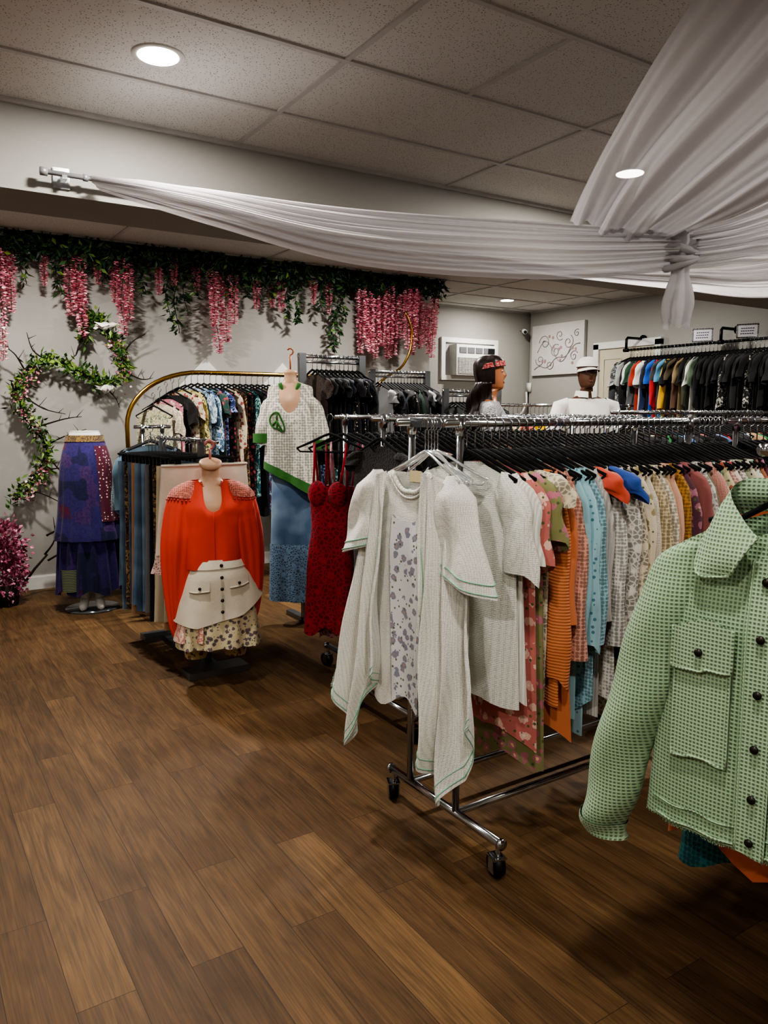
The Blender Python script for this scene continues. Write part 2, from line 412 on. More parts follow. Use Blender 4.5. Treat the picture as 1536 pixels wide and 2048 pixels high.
# ------------------------------------------------------------------ racks
WHEEL = MB().tube([(-.014, 0, 0), (.014, 0, 0)], .038, 20).tube([(-.018, 0, 0), (.018, 0, 0)], .014, 12).mesh('wheel', rubber)
CAST = MB().box((0, .005, .012), (.044, .05, .006)).box((.02, .005, -.012), (.004, .03, .05)).box((-.02, .005, -.012), (.004, .03, .05)).tube([(0, 0, .01), (0, 0, .05)], .008, 10).mesh('caster', chrome, False)
def rolling_rack(x0, x1, ys_, yb, z, label, bz=.115, casters=True, rz=0):
    cx = (x0+x1)/2; cy = sum(yb)/2
    e = E('clothes_rack', label, 'clothes rack', (cx, cy, 0), rz)
    hx = (x1-x0)/2; hy = (yb[1]-yb[0])/2
    for y in ys_:
        MB().tube([(-hx-.06, y-cy, z), (hx+.06, y-cy, z)], .0125, 12).obj('rail', chrome, e)
        for sx in (-1, 1):
            MB().tube([(sx*hx, y-cy, bz), (sx*hx, y-cy, z)], .0125, 12).tube([(sx*hx, y-cy, z-.04), (sx*hx, y-cy, z+.015)], .017, 12).obj('upright', chrome, e)
        MB().tube([(-hx, y-cy, bz), (hx, y-cy, bz)], .0125, 12).obj('base_bar', chrome, e)
    for sx in (-1, 1):
        MB().tube([(sx*hx, -hy, bz), (sx*hx, hy, bz)], .014, 12).tube([(sx*hx, -hy-.012, bz), (sx*hx, -hy, bz)], .018, 12).tube([(sx*hx, hy, bz), (sx*hx, hy+.012, bz)], .018, 12).obj('end_bar', chrome, e)
        if casters:
            for sy in (-1, 1):
                c = place('caster', CAST, e, (sx*hx, sy*(hy-.01), bz-.06), R.uniform(-.6, .6)); place('wheel', WHEEL, c, (0, .01, -.017))
    if len(ys_) > 1:
        for sx in (-1, 1): MB().box((sx*hx, (ys_[0]+ys_[1])/2-cy, z), (.03, abs(ys_[1]-ys_[0])+.02, .03)).obj('cross_bar', steel, e, smooth=False)
    return e

W1 = 'ffffff'; K3 = '333333'
rolling_rack(1.49, 2.62, (1.87, 2.13), (1.65, 2.25), 1.392, 'chrome rolling double-rail clothes rack packed with women\'s tops')
palA = [('white mint-trimmed', 'e4e5dc', 'knit', W1, K3, .86, .3), ('white', 'e6e4da', 'rib', W1, K3, .8, .28), ('coral pink floral', 'c97a72', 'floral', 'e9c4b4', 'f4e3c6', .95, .3), ('green and pink embroidered', '8f8f62', 'floral', 'c47a8e', 'e4cf93', 1.08, .2), ('cream lace', 'd8ceb4', 'lace', W1, K3, 1.08, .1),
 ('orange', 'dd8c5c', 'rib', 'z', K3, .82, .62), ('orange', 'd9855a', 'plain', W1, K3, .95, .5), ('peach', 'e2ab98', 'crochet', W1, K3, 1.0, .6), ('aqua blue', 'a0ccd6', 'plain', W1, K3, .9, .58), ('light blue dotted', 'a9d0d9', 'dots', '5d8a9c', K3, .99, .55), ('pale aqua', '9cc6d0', 'crochet', W1, K3, .95, .55), ('grey white', 'cfccc6', 'rib', W1, K3, .99, .5),
 ('red orange', 'cf5a46', 'plain', W1, K3, .75, .08), ('white', 'e4e1d9', 'crochet', W1, K3, .92, .6), ('royal blue', '3a5aa4', 'plain', W1, K3, .7, .08), ('white lace', 'e4e0d6', 'lace', W1, K3, 1.0, .58), ('cream lace', 'e4dac2', 'lace', W1, K3, .93, .6), ('cream floral', 'e6dac2', 'floral', 'a89a6a', 'c8a040', 1.0, .58),
 ('ivory', 'e4dbc8', 'knit', W1, K3, .92, .65), ('cream', 'dfcda8', 'crochet', W1, K3, 1.0, .55), ('ivory', 'e8e0cc', 'crochet', W1, K3, .95, .6), ('beige', 'd9bb98', 'knit', W1, K3, 1.0, .65), ('blush embroidered', 'e0b49e', 'plain', W1, K3, .99, .65), ('mustard', 'c4944e', 'crochet', W1, K3, .8, .45),
 ('burgundy dotted', '6a4450', 'floral', 'b47a8a', 'd9b8a0', .95, .5), ('dusty rose', 'a86a66', 'plain', W1, K3, .8, .3), ('pale blue', 'b9ced4', 'plain', W1, K3, .9, .5), ('white', 'e2ddd4', 'lace', W1, K3, .85, .5), ('soft olive', '88826a', 'plain', W1, K3, .8, .5),
 ('salmon pink', 'd9a296', 'knit', W1, K3, .8, .4), ('teal floral', '6fa69c', 'floral', 'd2dab0', 'b04040', .8, .5), ('cream rust floral', 'd8cba6', 'floral', 'b4563e', '2d3b2a', .85, .5), ('blush pink', 'e0b5a9', 'crochet', W1, K3, .8, .4), ('ivory red floral', 'e4dccb', 'floral', 'b43c3c', '25303a', .8, .5), ('white', 'e4e1d9', 'crochet', W1, K3, .8, .5), ('sage', '9aa084', 'plain', W1, K3, .8, .5), ('cream black dotted', 'e0d8c4', 'dots', '222222', K3, .8, .5), ('white floral', 'e0dccf', 'floral', '6a8a80', 'b04a50', .8, .5), ('soft rust', 'b57a5c', 'knit', W1, K3, .8, .5), ('plum floral', '7a566a', 'floral', 'd08aa8', 'e0c0a0', .8, .5)]
row(len(palA), (1.50, 1.87), (2.84, 1.87), 1.392, palA, 'X', "women's tops on the rolling rack", shuffle=False, turn=.12, ry=.024, th=.013, amp=.013)
dark = [('black', '0f0f11', 'plain'), ('charcoal', '222226', 'knit'), ('black', '131315', 'rib', 'x'), ('navy', '141b2c', 'plain'), ('black and cream', '17171a', 'dots', 'c7bda8'), ('dark grey', '2c2c2e', 'lace'), ('black', '0c0c0d', 'lace')]
darkmix = dark+[('cream floral', 'b8ac98', 'floral', '7a4040', '33402a'), ('dark olive', '3a3c28', 'plain'), ('burgundy', '40121c', 'lace')]
rolling_rack(2.98, 4.1, (1.9,), (1.68, 2.22), 1.392, 'chrome rolling clothes rack of dark clothes')
row(22, (2.96, 1.9), (4.05, 1.9), 1.392, dark, 'X', 'dark tops on the rolling rack')
rolling_rack(1.84, 3.5, (2.85,), (2.6, 3.1), 1.40, 'chrome rolling clothes rack with black garments')
row(46, (1.80, 2.85), (3.5, 2.85), 1.40, dark+[('white lace', 'b9b4aa', 'lace'), ('peach', 'b98a78', 'plain')], 'X', 'black tops on the middle rack', L=(.7, .95))
rolling_rack(2.02, 3.7, (3.5,), (3.28, 3.72), 1.405, 'chrome rolling clothes rack holding black and red dresses')
row(32, (2.14, 3.5), (3.62, 3.5), 1.405, darkmix, 'X', 'dark dresses on the rear rack', L=(.85, 1.12), sl=(0, .1, .4))
rolling_rack(3.9, 5.6, (3.3,), (3.1, 3.5), 1.43, 'chrome clothes rack with mixed tops')
mixp = [('red', 'b0382f', 'plain'), ('white', 'd9d6ce', 'plain'), ('green', '2f7a44', 'plain'), ('cream', 'd4c7a8', 'knit'), ('black', '111113', 'plain'), ('tan', 'b2916c', 'plain'), ('blue', '3f68a0', 'denim', '8aa3c4'), ('coral', 'd26a58', 'plain')]
row(30, (3.95, 3.3), (5.5, 3.3), 1.43, mixp+dark, 'X', 'mixed tops')
rolling_rack(4.3, 6.3, (5.2,), (5.0, 5.4), 1.50, 'chrome clothes rack of bright tops')
row(34, (4.4, 5.2), (6.2, 5.2), 1.50, mixp+[('yellow', 'e0bb00', 'plain')]*3, 'X', 'bright tops on the far rack')

# ------------------------------------------------------------------ white kimono on rack end
mint = simple('mint_stitch', '93cdb2', .8)
wk = fab('e9e8e0', 'knit', sc=1.2)
kx, ky, kz = 1.365, 1.94, 1.392
k = E('hanging_kimono', 'white handkerchief-hem kimono top with mint stitching and floral front', 'kimono', (kx, ky, kz), -pi/2+.16)
surf, fy = gsurf(.165, .18, .90, .035, .014, 16, 1, nd=.085, nw=.085, top=-.125, hem=lambda x, s: -.03*cos(24*x))
mb = MB(); gbody(mb, surf, 36, 24); mb.obj('shirt_body', wk, k)
flo = fab('dcdede', 'floral', '8a8b9c', 'b98f86', 1.25)
mb = MB(); patch(mb, fy, -.065, .075, .14, 1.0, .010, 14, 24); mb.obj('floral_panel', flo, k)
mb = MB(); P = [fy(x, 0, .004) for x in [-.085+.17*i/16 for i in range(17)]]; mb.tube(P, .008, 8); mb.tube([(p[0]*1.12, p[1]-.004, p[2]-.02*(1-abs(p[0])/.1)) for p in P], .004, 6); mb.obj('neckband', fab('e9e8e0', 'rib'), k)
mb = MB().box((-.005, .012, -.165), (.05, .002, .035)); mb.obj('brand_label', simple('cream_label', 'd8c9a0', .7), k, smooth=False)
def panel(side, ph, hems, x1, xi):
    def fn(u, v):
        xt = .075+.145*u; xb = xi+(x1-xi)*u
        x = xt+(xb-xt)*v**1.1+.012*v*sin(11*v+9*u+ph)
        zt = -.125-.3*xt
        hem = crv([(h_,) for h_ in hems], u)[0]+.012*sin(22*u+ph)
        z = zt+(-hem-zt)*v
        fr = v**.8
        y = -.045-.02*(1-u)*v-.02*sin(pi*u)-.034*fr*sin(17*u+ph+1.5*v)-.014*fr*sin(37*u+ph*2-v)+.05*u
        return (side*x, y, z)
    return fn
for sd, ph, hems, xx, xi in ((-1, .5, (.80, .92, 1.09, 1.02, .93, .97), .43, .10), (1, 2.2, (.86, 1.02, 1.15, 1.08, .90), .27, .06)):
    fn = panel(sd, ph, hems, xx, xi)
    mb = MB(); mb.grid(fn, 60, 44); pp = mb.obj('kimono_panel', wk, k)
    tm = MB()
    q = lambda u, v: (fn(u, v)[0], fn(u, v)[1]-.002, fn(u, v)[2])
    tm.tube([q(i/50, .985) for i in range(51)], .002, 5); tm.tube([q(i/50, .95) for i in range(51)], .0015, 5); tm.tube([q(.06, .3+.7*i/24) for i in range(25)], .0015, 5)
    tm.obj('mint_stitching', mint, pp)
    def sf(u, v, sd=sd, ph=ph):
        a = 2*pi*u; g = min(1, .25+v*4); r = (.065+.03*v)*g*(1+.10*v*sin(3*a+ph)); cx = sd*(.165+.075*v)
        return (cx+r*cos(a), -.01+.045*g*sin(a)*(1+.15*sin(4*a))+.008*sin(8*v+2*a), -.15-(.27 if sd < 0 else .32)*v-.025*v*cos(a)*sd)
    mb = MB(); mb.grid(sf, 36, 22, 0, True); sv = mb.obj('sleeve', wk, k)
    tm = MB()
    for vz in (.97, .88): tm.tube([(lambda p: (p[0]+(p[0]-sd*.235)*.02, p[1]*1.03, p[2]))(sf(i/36, vz)) for i in range(36)], .002, 5, closed=True)
    tm.obj('mint_stitching', mint, sv)
for i in range(5): hanger((1.40+.012*i, 1.93, 1.392), -pi/2+R.uniform(-.25, .25), 'c', 'clear hangers at the rack end')

# ------------------------------------------------------------------ green jacket & near rack
e = rolling_rack(1.98, 3.2, (.8,), (.58, 1.02), 1.41, 'chrome clothes rack with a face-out arm holding jackets')
MB().tube([(-1.25, 0, 1.355), (-.70, 0, 1.355), (-.63, 0, 1.40), (-.6, 0, 1.41)], .0125, 12).obj('face_out_arm', chrome, e)
row(20, (1.80, .74), (3.1, .74), 1.41, [('rust', 'a5532c', 'plain', W1, K3, 1.02, .6), ('brown', '4a3226', 'knit', W1, K3, .95, .6), ('teal', '1f5a5c', 'plain', W1, K3, 1.05, .6), ('black', '121214', 'plain', W1, K3, .95, .6), ('orange', 'c4683e', 'crochet', W1, K3, 1.0, .5)], 'X', 'jackets on the near rack', shuffle=False)
for i, (cn, hx, pt, LL) in enumerate([('rust', 'b5603a', 'plain', .90), ('teal', '1f6a6c', 'crochet', .93), ('orange', 'c4683e', 'lace', .92), ('brown', '4a3226', 'knit', .88)]):
    garment((1.50+.06*i, .80, 1.355), -pi/2, cn, hx, pt, L=LL, sl=.72, group='jackets on the near rack', sw=.19, hw=.27)
gj = fab('a3c19c', 'waffle'); gj2 = fab('abc8a4', 'waffle', sc=1.05)
btn = simple('dark_metal_button', '3a3330', .35, .6)
J = E('hanging_jacket', 'sage green waffle-knit shacket with chest pocket and dark buttons', 'jacket', (1.40, .795, 1.41), -pi/2+.16)
surf, fy = gsurf(.185, .235, .845, .05, .006, 11, .6, nd=.06, nw=.09, top=-.15, slope=.55, th0=.5, hem=lambda x, s: .003*sin(70*x), wp=.8)
mb = MB(); gbody(mb, surf, 60, 40); mb.obj('jacket_body', gj, J)
for sd in (-1, 1):
    def fn(u, v, sd=sd):
        a = 2*pi*u
        p = crv([(.13, 0, -.235), (.185, 0, -.30), (.225, -.01, -.46), (.275, -.02, -.66), (.325, -.02, -.86), (.34, -.01, -.95)], v)
        r = crv([(.02,), (.058,), (.070,), (.068,), (.058,), (.050,)], v)[0]
        wr = .005*sin(24*v+2*cos(a))*(.3+v)+.005*v*sin(3*a)
        return (sd*p[0]+(r+wr)*cos(a), p[1]+(r*.72+wr)*sin(a), p[2])
    mb = MB(); mb.grid(fn, 36, 44, 0, True); sv = mb.obj('sleeve', gj, J)
    mb = MB(); mb.grid(lambda u, v: (lambda p: (p[0]+(p[0]-sd*.335)*.08, p[1]*1.08, p[2]+.0))(fn(u, .88+.12*v)), 36, 5, 0, True)
    mb.obj('cuff', gj2, sv)
mb = MB(); patch(mb, fy, -.025, .03, .07, 1.0, .007, 4, 40); mb.obj('placket', gj2, J)
mb = MB()
mb.tube([fy(-.025, .07+.93*i/30, .008) for i in range(31)], .0022, 5); mb.tube([fy(.03, .07+.93*i/30, .008) for i in range(31)], .0022, 5)
mb.tube([fy(-.2+.4*i/40, .985, .004) for i in range(41)], .003, 5); mb.tube([fy(-.21+.42*i/40, .93, .003) for i in range(41)], .002, 5)
mb.obj('seam', gj2, J)
for s_ in (.14, .31, .48, .65, .81, .95):
    p = fy(.004, s_, .014); MB().ell(p, (.0085, .005, .0085), nu=16).obj('button', btn, J)
for sd in (-1, 1):
    x0, x1 = sorted((sd*.165, sd*.05))
    mb = MB(); patch(mb, fy, x0, x1, .30, .74, .010, 12, 16)
    mb.tube([fy(x0, .30+.44*i/12, .010) for i in range(13)]+[fy(x0+(x1-x0)*i/8, .74, .010) for i in range(1, 9)]+[fy(x1, .74-.44*i/12, .010) for i in range(1, 13)], .003, 6)
    pk = mb.obj('chest_pocket', gj2, J)
    mb = MB(); mb.grid(lambda u, v: fy(x0-.006+(x1-x0+.012)*u, .285+(.14+.03*(1-abs(2*u-1)))*v, .019), 12, 8)
    mb.tube([fy(x0-.006, .285+.14*i/8, .018) for i in range(9)]+[fy(x0-.006+(x1-x0+.012)*i/10, .425+.03*(1-abs(2*i/10-1)), .018) for i in range(1, 11)]+[fy(x1+.006, .425-.14*i/8, .018) for i in range(1, 9)], .003, 6)
    mb.obj('pocket_flap', gj2, pk)
    MB().ell(fy((x0+x1)/2, .39, .026), (.0085, .005, .0085), nu=16).obj('button', btn, pk)
for sd in (-1, 1):
    def fn(u, v, sd=sd):
        a = crv([(.0, .045, -.115), (.07, .02, -.115), (.08, -.03, -.14), (.04, -.055, -.19), (.012, -.062, -.215)], u)
        b = crv([(.0, .06, -.17), (.10, .03, -.19), (.128, -.02, -.225), (.125, -.062, -.30), (.055, -.072, -.295)], u)
        return (sd*(a[0]+(b[0]-a[0])*v), a[1]+(b[1]-a[1])*v-.012*sin(pi*v), a[2]+(b[2]-a[2])*v)
    mb = MB(); mb.grid(fn, 24, 10); mb.tube([fn(i/24, 1) for i in range(25)], .003, 6); mb.tube([fn(1, i/8) for i in range(9)], .003, 6)
    mb.obj('collar', gj2, J)
mb = MB()
for i in range(200):
    x = -.23+.46*i/200; p = fy(x, 1, .0); mb.tube([p, (p[0]+R.uniform(-.002, .002), p[1], p[2]-R.uniform(.002, .006))], .001, 3, cap=False)
mb.obj('frayed_hem', gj2, J)
hanger((1.405, .795, 1.345), -pi/2+.16, 'b', sx=.66)

# ------------------------------------------------------------------ mannequins
HEADR = [(-.10, .058, .05, .06, 0), (-.05, .053, .045, .058, 0), (-.015, .05, .055, .06, 0), (.0, .042, .082, .062, 0), (.015, .052, .092, .068, 0), (.04, .061, .092, .076, 0), (.06, .066, .092, .083, 0), (.085, .070, .090, .090, .6), (.10, .072, .089, .094, 1.0), (.12, .074, .087, .098, .65), (.14, .076, .087, .1, .3), (.16, .077, .091, .1, .05), (.18, .075, .089, .099, 0), (.205, .066, .077, .088, 0), (.225, .049, .055, .064, 0), (.238, .025, .028, .032, 0), (.241, .002, .002, .002, 0)]
def rings(mb, RG, n=36, nv=60, mi=0, g=0.0, zoff=0):
    def fn(u, v):
        z, rx, yf, yb, ns = crv(RG, v); f = 2*pi*u
        x = (rx+g)*sin(f); c = cos(f)
        y = -(yf+g)*c if c > 0 else -(yb+g)*c
        if ns > .02 and c > 0: y -= .024*ns*exp(-(x/.011)**2)
        return (x, y, z+zoff)
    mb.grid(fn, n, nv, mi, True)
def eyes_mouth(parent, cz, m_lip):
    dk = simple('eye_dark', '1a1210', .3)
    for sd in (-1, 1):
        MB().ell((sd*.030, -.079, cz+.128), (.013, .007, .006)).obj('eye', simple('eye_white', 'd8d0c8', .3), parent)
        MB().ell((sd*.030, -.0845, cz+.128), (.0055, .003, .0055)).obj('pupil', dk, parent)
        MB().tube([(sd*(.016+.003*i), -.089+.0015*i, cz+.148+.004*sin(i/8*pi)) for i in range(9)], .002, 5).obj('eyebrow', dk, parent)
        MB().ell((sd*.076, .0, cz+.115), (.008, .016, .028)).obj('ear', parent.data.materials[0], parent)
    MB().ell((0, -.092, cz+.052), (.02, .008, .0045)).ell((0, -.092, cz+.045), (.017, .008, .005)).obj('lips', m_lip, parent)
TORSO_F = [(.84, .15, .10, .10, 0), (.99, .165, .11, .13, 0), (1.12, .13, .09, .09, 0), (1.19, .12, .085, .085, 0), (1.29, .14, .115, .10, 0), (1.36, .15, .13, .10, 0), (1.44, .165, .09, .09, 0), (1.485, .17, .06, .075, 0), (1.51, .12, .05, .065, 0), (1.535, .07, .045, .06, 0)]
def mannequin(loc, rz, male, label):
    sc = 1.15 if male else 1.0; sk = skin_d if male else skin_b
    cz = 1.60
    RG = [(z, rx*sc, yf*(.9 if male else 1), yb, 0) for z, rx, yf, yb, _ in TORSO_F]+[(z+cz, rx, yf, yb, ns) for z, rx, yf, yb, ns in HEADR[1:]]
    mb = MB(); rings(mb, RG, 40, 110)
    for sd in (-1, 1):
        mb.tube([(sd*.14*sc, 0, 1.46), (sd*.19*sc, .0, 1.44), (sd*.225*sc, .01, 1.26), (sd*.235*sc, .0, 1.15), (sd*.24*sc, -.04, .97), (sd*.24*sc, -.05, .89)], [.03, .045, .042, .036, .028, .022], 12)
        mb.ell((sd*.24*sc, -.055, .85), (.018, .03, .045))
        for i in range(4): mb.tube([(sd*.24*sc, -.075+.014*i, .83), (sd*.243*sc, -.078+.014*i, .80), (sd*.238*sc, -.074+.014*i, .765+.008*abs(i-1.5))], [.008, .0075, .006], 6)
        mb.tube([(sd*.235*sc, -.08, .86), (sd*.225*sc, -.1, .83), (sd*.222*sc, -.1, .805)], [.009, .008, .006], 6)
    b = mb.obj('mannequin', sk, None, loc, rz, label=label, cat='mannequin')
    eyes_mouth(b, cz, simple('lip', 'a0463c' if not male else '7a4a3c', .4))
    z0 = -loc[2]
    MB().tube([(0, 0, .02+z0), (0, 0, .88)], .014, 12).lathe([(.0, z0), (.17, z0), (.17, .012+z0), (.02, .02+z0)]).obj('stand', steel, b)
    return b, cz
F, cz = mannequin((3.72, 4.32, 0), math.atan2(.84, .543)-.12, False, 'female mannequin with long dark hair and red patterned headband')
def hairfn(u, v):
    f = (.21+.58*u*1.0)*2*pi
    if v < .45:
        z, rx, yf, yb, _ = crv(HEADR, 1-(v/.45)*.72); g = .020+.006*sin(20*u)
        cc = cos(f); return ((rx+g)*sin(f), -(yf+g)*cc if cc > 0 else -(yb+g)*cc+.01, z+cz)
    w_ = (v-.45)/.55
    wav = .018*sin(9*w_+9*u)+.008*sin(40*u)
    rx = .092+.03*w_+wav; ry = .10+.09*w_+wav
    return (rx*sin(f), -ry*cos(f)*1.0+.02, cz+.055-.36*w_+.02*sin(12*u)*w_)
mb = MB(); mb.grid(hairfn, 60, 50)
def fringe(u, v):
    f = (-.27+.54*u)*2*pi; z, rx, yf, yb, _ = crv(HEADR, 1-.24*v); g = .012
    cc = cos(f); return ((rx+g)*sin(f), -(yf+g)*cc if cc > 0 else -(yb+g)*cc, z+cz+.003)
mb.grid(fringe, 24, 10); mb.obj('hair', hair_m, F)
def band(u, v):
    f = 2*pi*u; zz = .138+.036*v+.02*cos(f)
    return (.103*sin(f)*(1-.08*v), -.112*cos(f)*(1-.10*v)+.004, cz+zz+.012)
mb = MB(); mb.grid(band, 40, 4, 0, True); mb.obj('headband', fab('9a2a30', 'print', 'd09888', '2a1214', 3), F)
mb = MB(); TF = TORSO_F[1:9]; rings(mb, TF, 40, 30, 0, .012)
for sd in (-1, 1): mb.tube([(sd*.13, 0, 1.47), (sd*.19, .0, 1.44), (sd*.225, .01, 1.26), (sd*.235, 0, 1.15), (sd*.24, -.04, .97)], [.05, .06, .056, .05, .045], 14)
mb.obj('lace_top', fab('9a9a9c', 'lace'), F)
Mn, cz = mannequin((4.83, 4.42, .035), -.57+.1, True, 'male mannequin wearing a white cap and white polo shirt')
mb = MB(); TM = [(z, rx*1.15, yf, yb, 0) for z, rx, yf, yb, _ in TORSO_F[1:9]]; rings(mb, TM, 40, 30, 0, .016)
for sd in (-1, 1): mb.tube([(sd*.15, 0, 1.47), (sd*.215, 0, 1.45), (sd*.25, .01, 1.30), (sd*.262, 0, 1.24)], [.05, .066, .07, .072], 14, cap=False)
wc = simple('white_cotton', 'e4e2dc', .85)
sh = mb.obj('polo_shirt', wc, Mn)
mb = MB()
for sd in (-1, 1): mb.grid(lambda u, v, sd=sd: (sd*(.012+.07*u)*(1+.2*v), -.075-.01*v+.10*u*u, 1.575-.05*v-.01*(1-u)), 8, 4)
mb.obj('shirt_collar', wc, sh)
mb = MB(); capR = [(z, rx+.010, yf+.010, yb+.008, 0) for z, rx, yf, yb, ns in HEADR[11:]]; rings(mb, capR, 36, 24, 0, 0, cz+.006)
def brim(u, v):
    a = (u-.5)*pi*.95
    return (sin(a)*(.078+.012*v), -cos(a)*(.095+.075*v)+.005, cz+.160-.022*v-.014*(abs(sin(a))**2))
mb.grid(brim, 20, 6); mb.obj('baseball_cap', wc, Mn)

# ------------------------------------------------------------------ display bust with coral blouse + skirt
def hrack(x, y, L, z, rz, label):
    e = E('display_rack', label, 'clothes rack', (x, y, 0), rz)
    MB().box((0, -.05, .012), (.10, L+.2, .024)).box((0, -L/2-.12, .018), (.34, .14, .035)).box((0, L/2, .018), (.34, .12, .035)).obj('base', steel, e, smooth=False)
    for s_ in (-1, 1): MB().box((0, s_*L/2, z/2), (.04, .025, z)).obj('post', steel, e, smooth=False)
    MB().tube([(0, -L/2-.24, z), (0, L/2+.1, z)], .012, 12).obj('rail', chrome, e)
    return e
hrack(1.44, 4.42, .7, 1.275, 0, 'chrome two-post display rack of skirts and pants')
gp = [('dark denim', '3a4c64', 'denim', '7b92ac'), ('leopard print', '5a4632', 'print', 'a08058', '1a1410'), ('tan', 'b58c6c', 'plain'), ('light denim', '5c7896', 'denim', 'a2b6c6'), ('black lace', '1d1b1e', 'lace'), ('cream', 'cdc2aa', 'plain'), ('grey', '78787a', 'plain')]
seq = [gp[5], gp[2], gp[5], gp[1], gp[4], gp[6], gp[3], gp[0], gp[3], gp[2], gp[0], gp[1], gp[0], gp[3]]
for i, p in enumerate(seq):
    garment((1.44-.006*i, 4.13+i*.052, 1.275), .0, p[0], p[1], p[2], *(list(p[3:])+['ffffff', '333333'])[:2], L=R.uniform(.98, 1.1) if i else 1.0, kind='pants', hw=R.uniform(.2, .24), group='pants on the display rack')
cd = fab('ddd4c2', 'denim', 'e6dfd0')
mb = MB(); surf, fy = gsurf(.24, .29, .62, .03, .012, 26, 1, nd=0, top=-.12, th0=.8, hem=lambda x, s: .02*sin(40*x)); gbody(mb, surf, 40, 14)
sk_ = mb.obj('hanging_skirt', cd, None, (1.44, 4.02, 1.275), 0, label='cream tiered denim skirt on a clip hanger', cat='skirt')
mb = MB(); surf2, _q = gsurf(.285, .31, .70, .036, .016, 60, 0, nd=0, top=-.60, th0=1); gbody(mb, surf2, 60, 4); mb.obj('ruffle_hem', fab('d9bbb0', 'lace'), sk_)
mb = MB().tube([fy(x*.24, .015, .004) for x in [-1+i/10 for i in range(21)]], .006, 6); mb.obj('waistband', cd, sk_)
hanger((1.44, 4.02, 1.275), 0, 'p')

BL = (1.40, 3.83, 0); brz = -.28
bust = E('bust_form', 'beige hanging torso form on a pink hook', 'mannequin', BL, brz)
mb = MB(); rings(mb, [(.55, .14, .09, .1, 0), (.65, .115, .08, .08, 0), (.75, .12, .085, .08, 0), (.88, .14, .12, .09, 0), (.96, .145, .125, .09, 0), (1.03, .14, .08, .08, 0), (1.06, .10, .055, .06, 0), (1.085, .055, .045, .045, 0), (1.12, .046, .042, .04, 0), (1.17, .048, .045, .042, 0)], 36, 50)
mb.obj('torso', skin, bust)
mb = MB(); mb.grid(lambda u, v: (lambda r, t: (r*cos(2*pi*u), -.02+r*.75*sin(2*pi*u), 1.165+r*.35*sin(2*pi*u)+t))(*crv([(.03, -.02), (.052, -.012), (.058, .0), (.055, .012), (.03, .016), (.001, .017)], v)), 32, 14, 0, True); mb.obj('neck_cap', skin, bust)
pk_hook = simple('pink_plastic', 'd98a86', .4)
MB().tube([(0, 0, 1.18), (0, .0, 1.235)]+[(.022*sin(a), .02, 1.262-.022*cos(a)) for a in [0, .6, 1.2, 1.8, 2.4, 3.0, 3.6, 4.2, 4.8]], .007, 8).obj('hook', pk_hook, bust)
coral = fab('e0503e', 'plain'); cor_l = fab('e58c7a', 'crochet', sc=1.2)
bl = E('blouse', 'coral red batwing blouse with crochet shoulder panels', 'blouse', (BL[0], BL[1], 1.10), brz)
surf, fy = gsurf(.17, .155, .47, .145, .010, 34, .5, nd=.085, nw=.055, top=.0, slope=.30, th0=.36, belly=lambda s: 1+.10*sin(pi*s))
mb = MB(); mb.grid(lambda u, v: surf(2*pi*u, v), 60, 26, 0, True); mb.obj('blouse_body', coral, bl)
for sd in (-1, 1):
    def fn(u, v, sd=sd):
        a = 2*pi*u
        p = crv([(.08, 0, -.02), (.135, -.01, -.085), (.155, -.02, -.27), (.175, -.03, -.48), (.19, -.03, -.70 if sd > 0 else -.76), (.185, -.03, -.76 if sd > 0 else -.84)], v)
        rx = crv([(.02,), (.075,), (.10,), (.085,), (.045,), (.025,)], v)[0]; ry = crv([(.03,), (.08,), (.10,), (.07,), (.035,), (.02,)], v)[0]
        rp = 1+.12*v*sin(7*a+2)+.10*v*sin(13*a)
        return (sd*p[0]+rx*rp*cos(a), p[1]+ry*rp*sin(a), p[2]+.02*sin(a*2)*v)
    mb = MB(); mb.grid(fn, 72, 34, 0, True); sv = mb.obj('batwing_sleeve', coral, bl)
    mb = MB(); mb.grid(lambda u, v: (lambda p: (p[0]+(.004*sd), p[1]-.006, p[2]+.004))(fn(.5+.5*u, .03+.20*v)), 16, 12); mb.obj('crochet_yoke', cor_l, sv)
    mb = MB()
    for i in range(12):
        p = fn(.54+.42*i/11, .24); mb.ell((p[0], p[1]-.006, p[2]), .006, nu=8, nv=5)
    mb.obj('beaded_trim', simple('bead', 'b5554a', .4), sv)
mb = MB().tube([fy(.0, .22+.75*i/10, .004) for i in range(11)], .003, 6); mb.obj('front_seam', coral, bl)
mb = MB().tube([fy(-.053+.106*i/14, 0.0, .003) for i in range(15)], .005, 6); mb.obj('neck_trim', cor_l, bl)
wd = fab('ddd4c0', 'denim', 'e8e1d2'); fl1 = fab('d8cba8', 'floral', '6a5a6a', '3a3a30', 1.3); fl2 = fab('dcb5a8', 'print', 'c87a6c', 'e6d2be', 1.2)
sk_ = E('skirt', 'cream denim button-front mini skirt with floral ruffles', 'skirt', (BL[0]+.01, BL[1]-.03, .68), brz)
surf, fy = gsurf(.13, .235, .32, .14, .008, 24, .4, nd=0, top=0, th0=.85, wp=.85, hem=lambda x, s: -.5*max(0, abs(x-.0)-.12)+.05*(-x/.2))
mb = MB(); gbody(mb, surf, 60, 18); mb.obj('skirt_body', wd, sk_)
for sl_, m_, top_, L_, w0, w1 in ((0, fl1, -.20, .47, .19, .225), (1, fl2, -.22, .43, .20, .235)):
    s2, _q = gsurf(w0, w1, L_, .125-.004*sl_, .016, 55, sl_*2, nd=0, top=top_, th0=1)
    mb = MB(); mb.grid(lambda u, v: s2((2*pi*u) if not sl_ else (pi*.9+pi*.5*u), v), 90, 8, 0, not sl_); mb.obj('ruffle', m_, sk_)
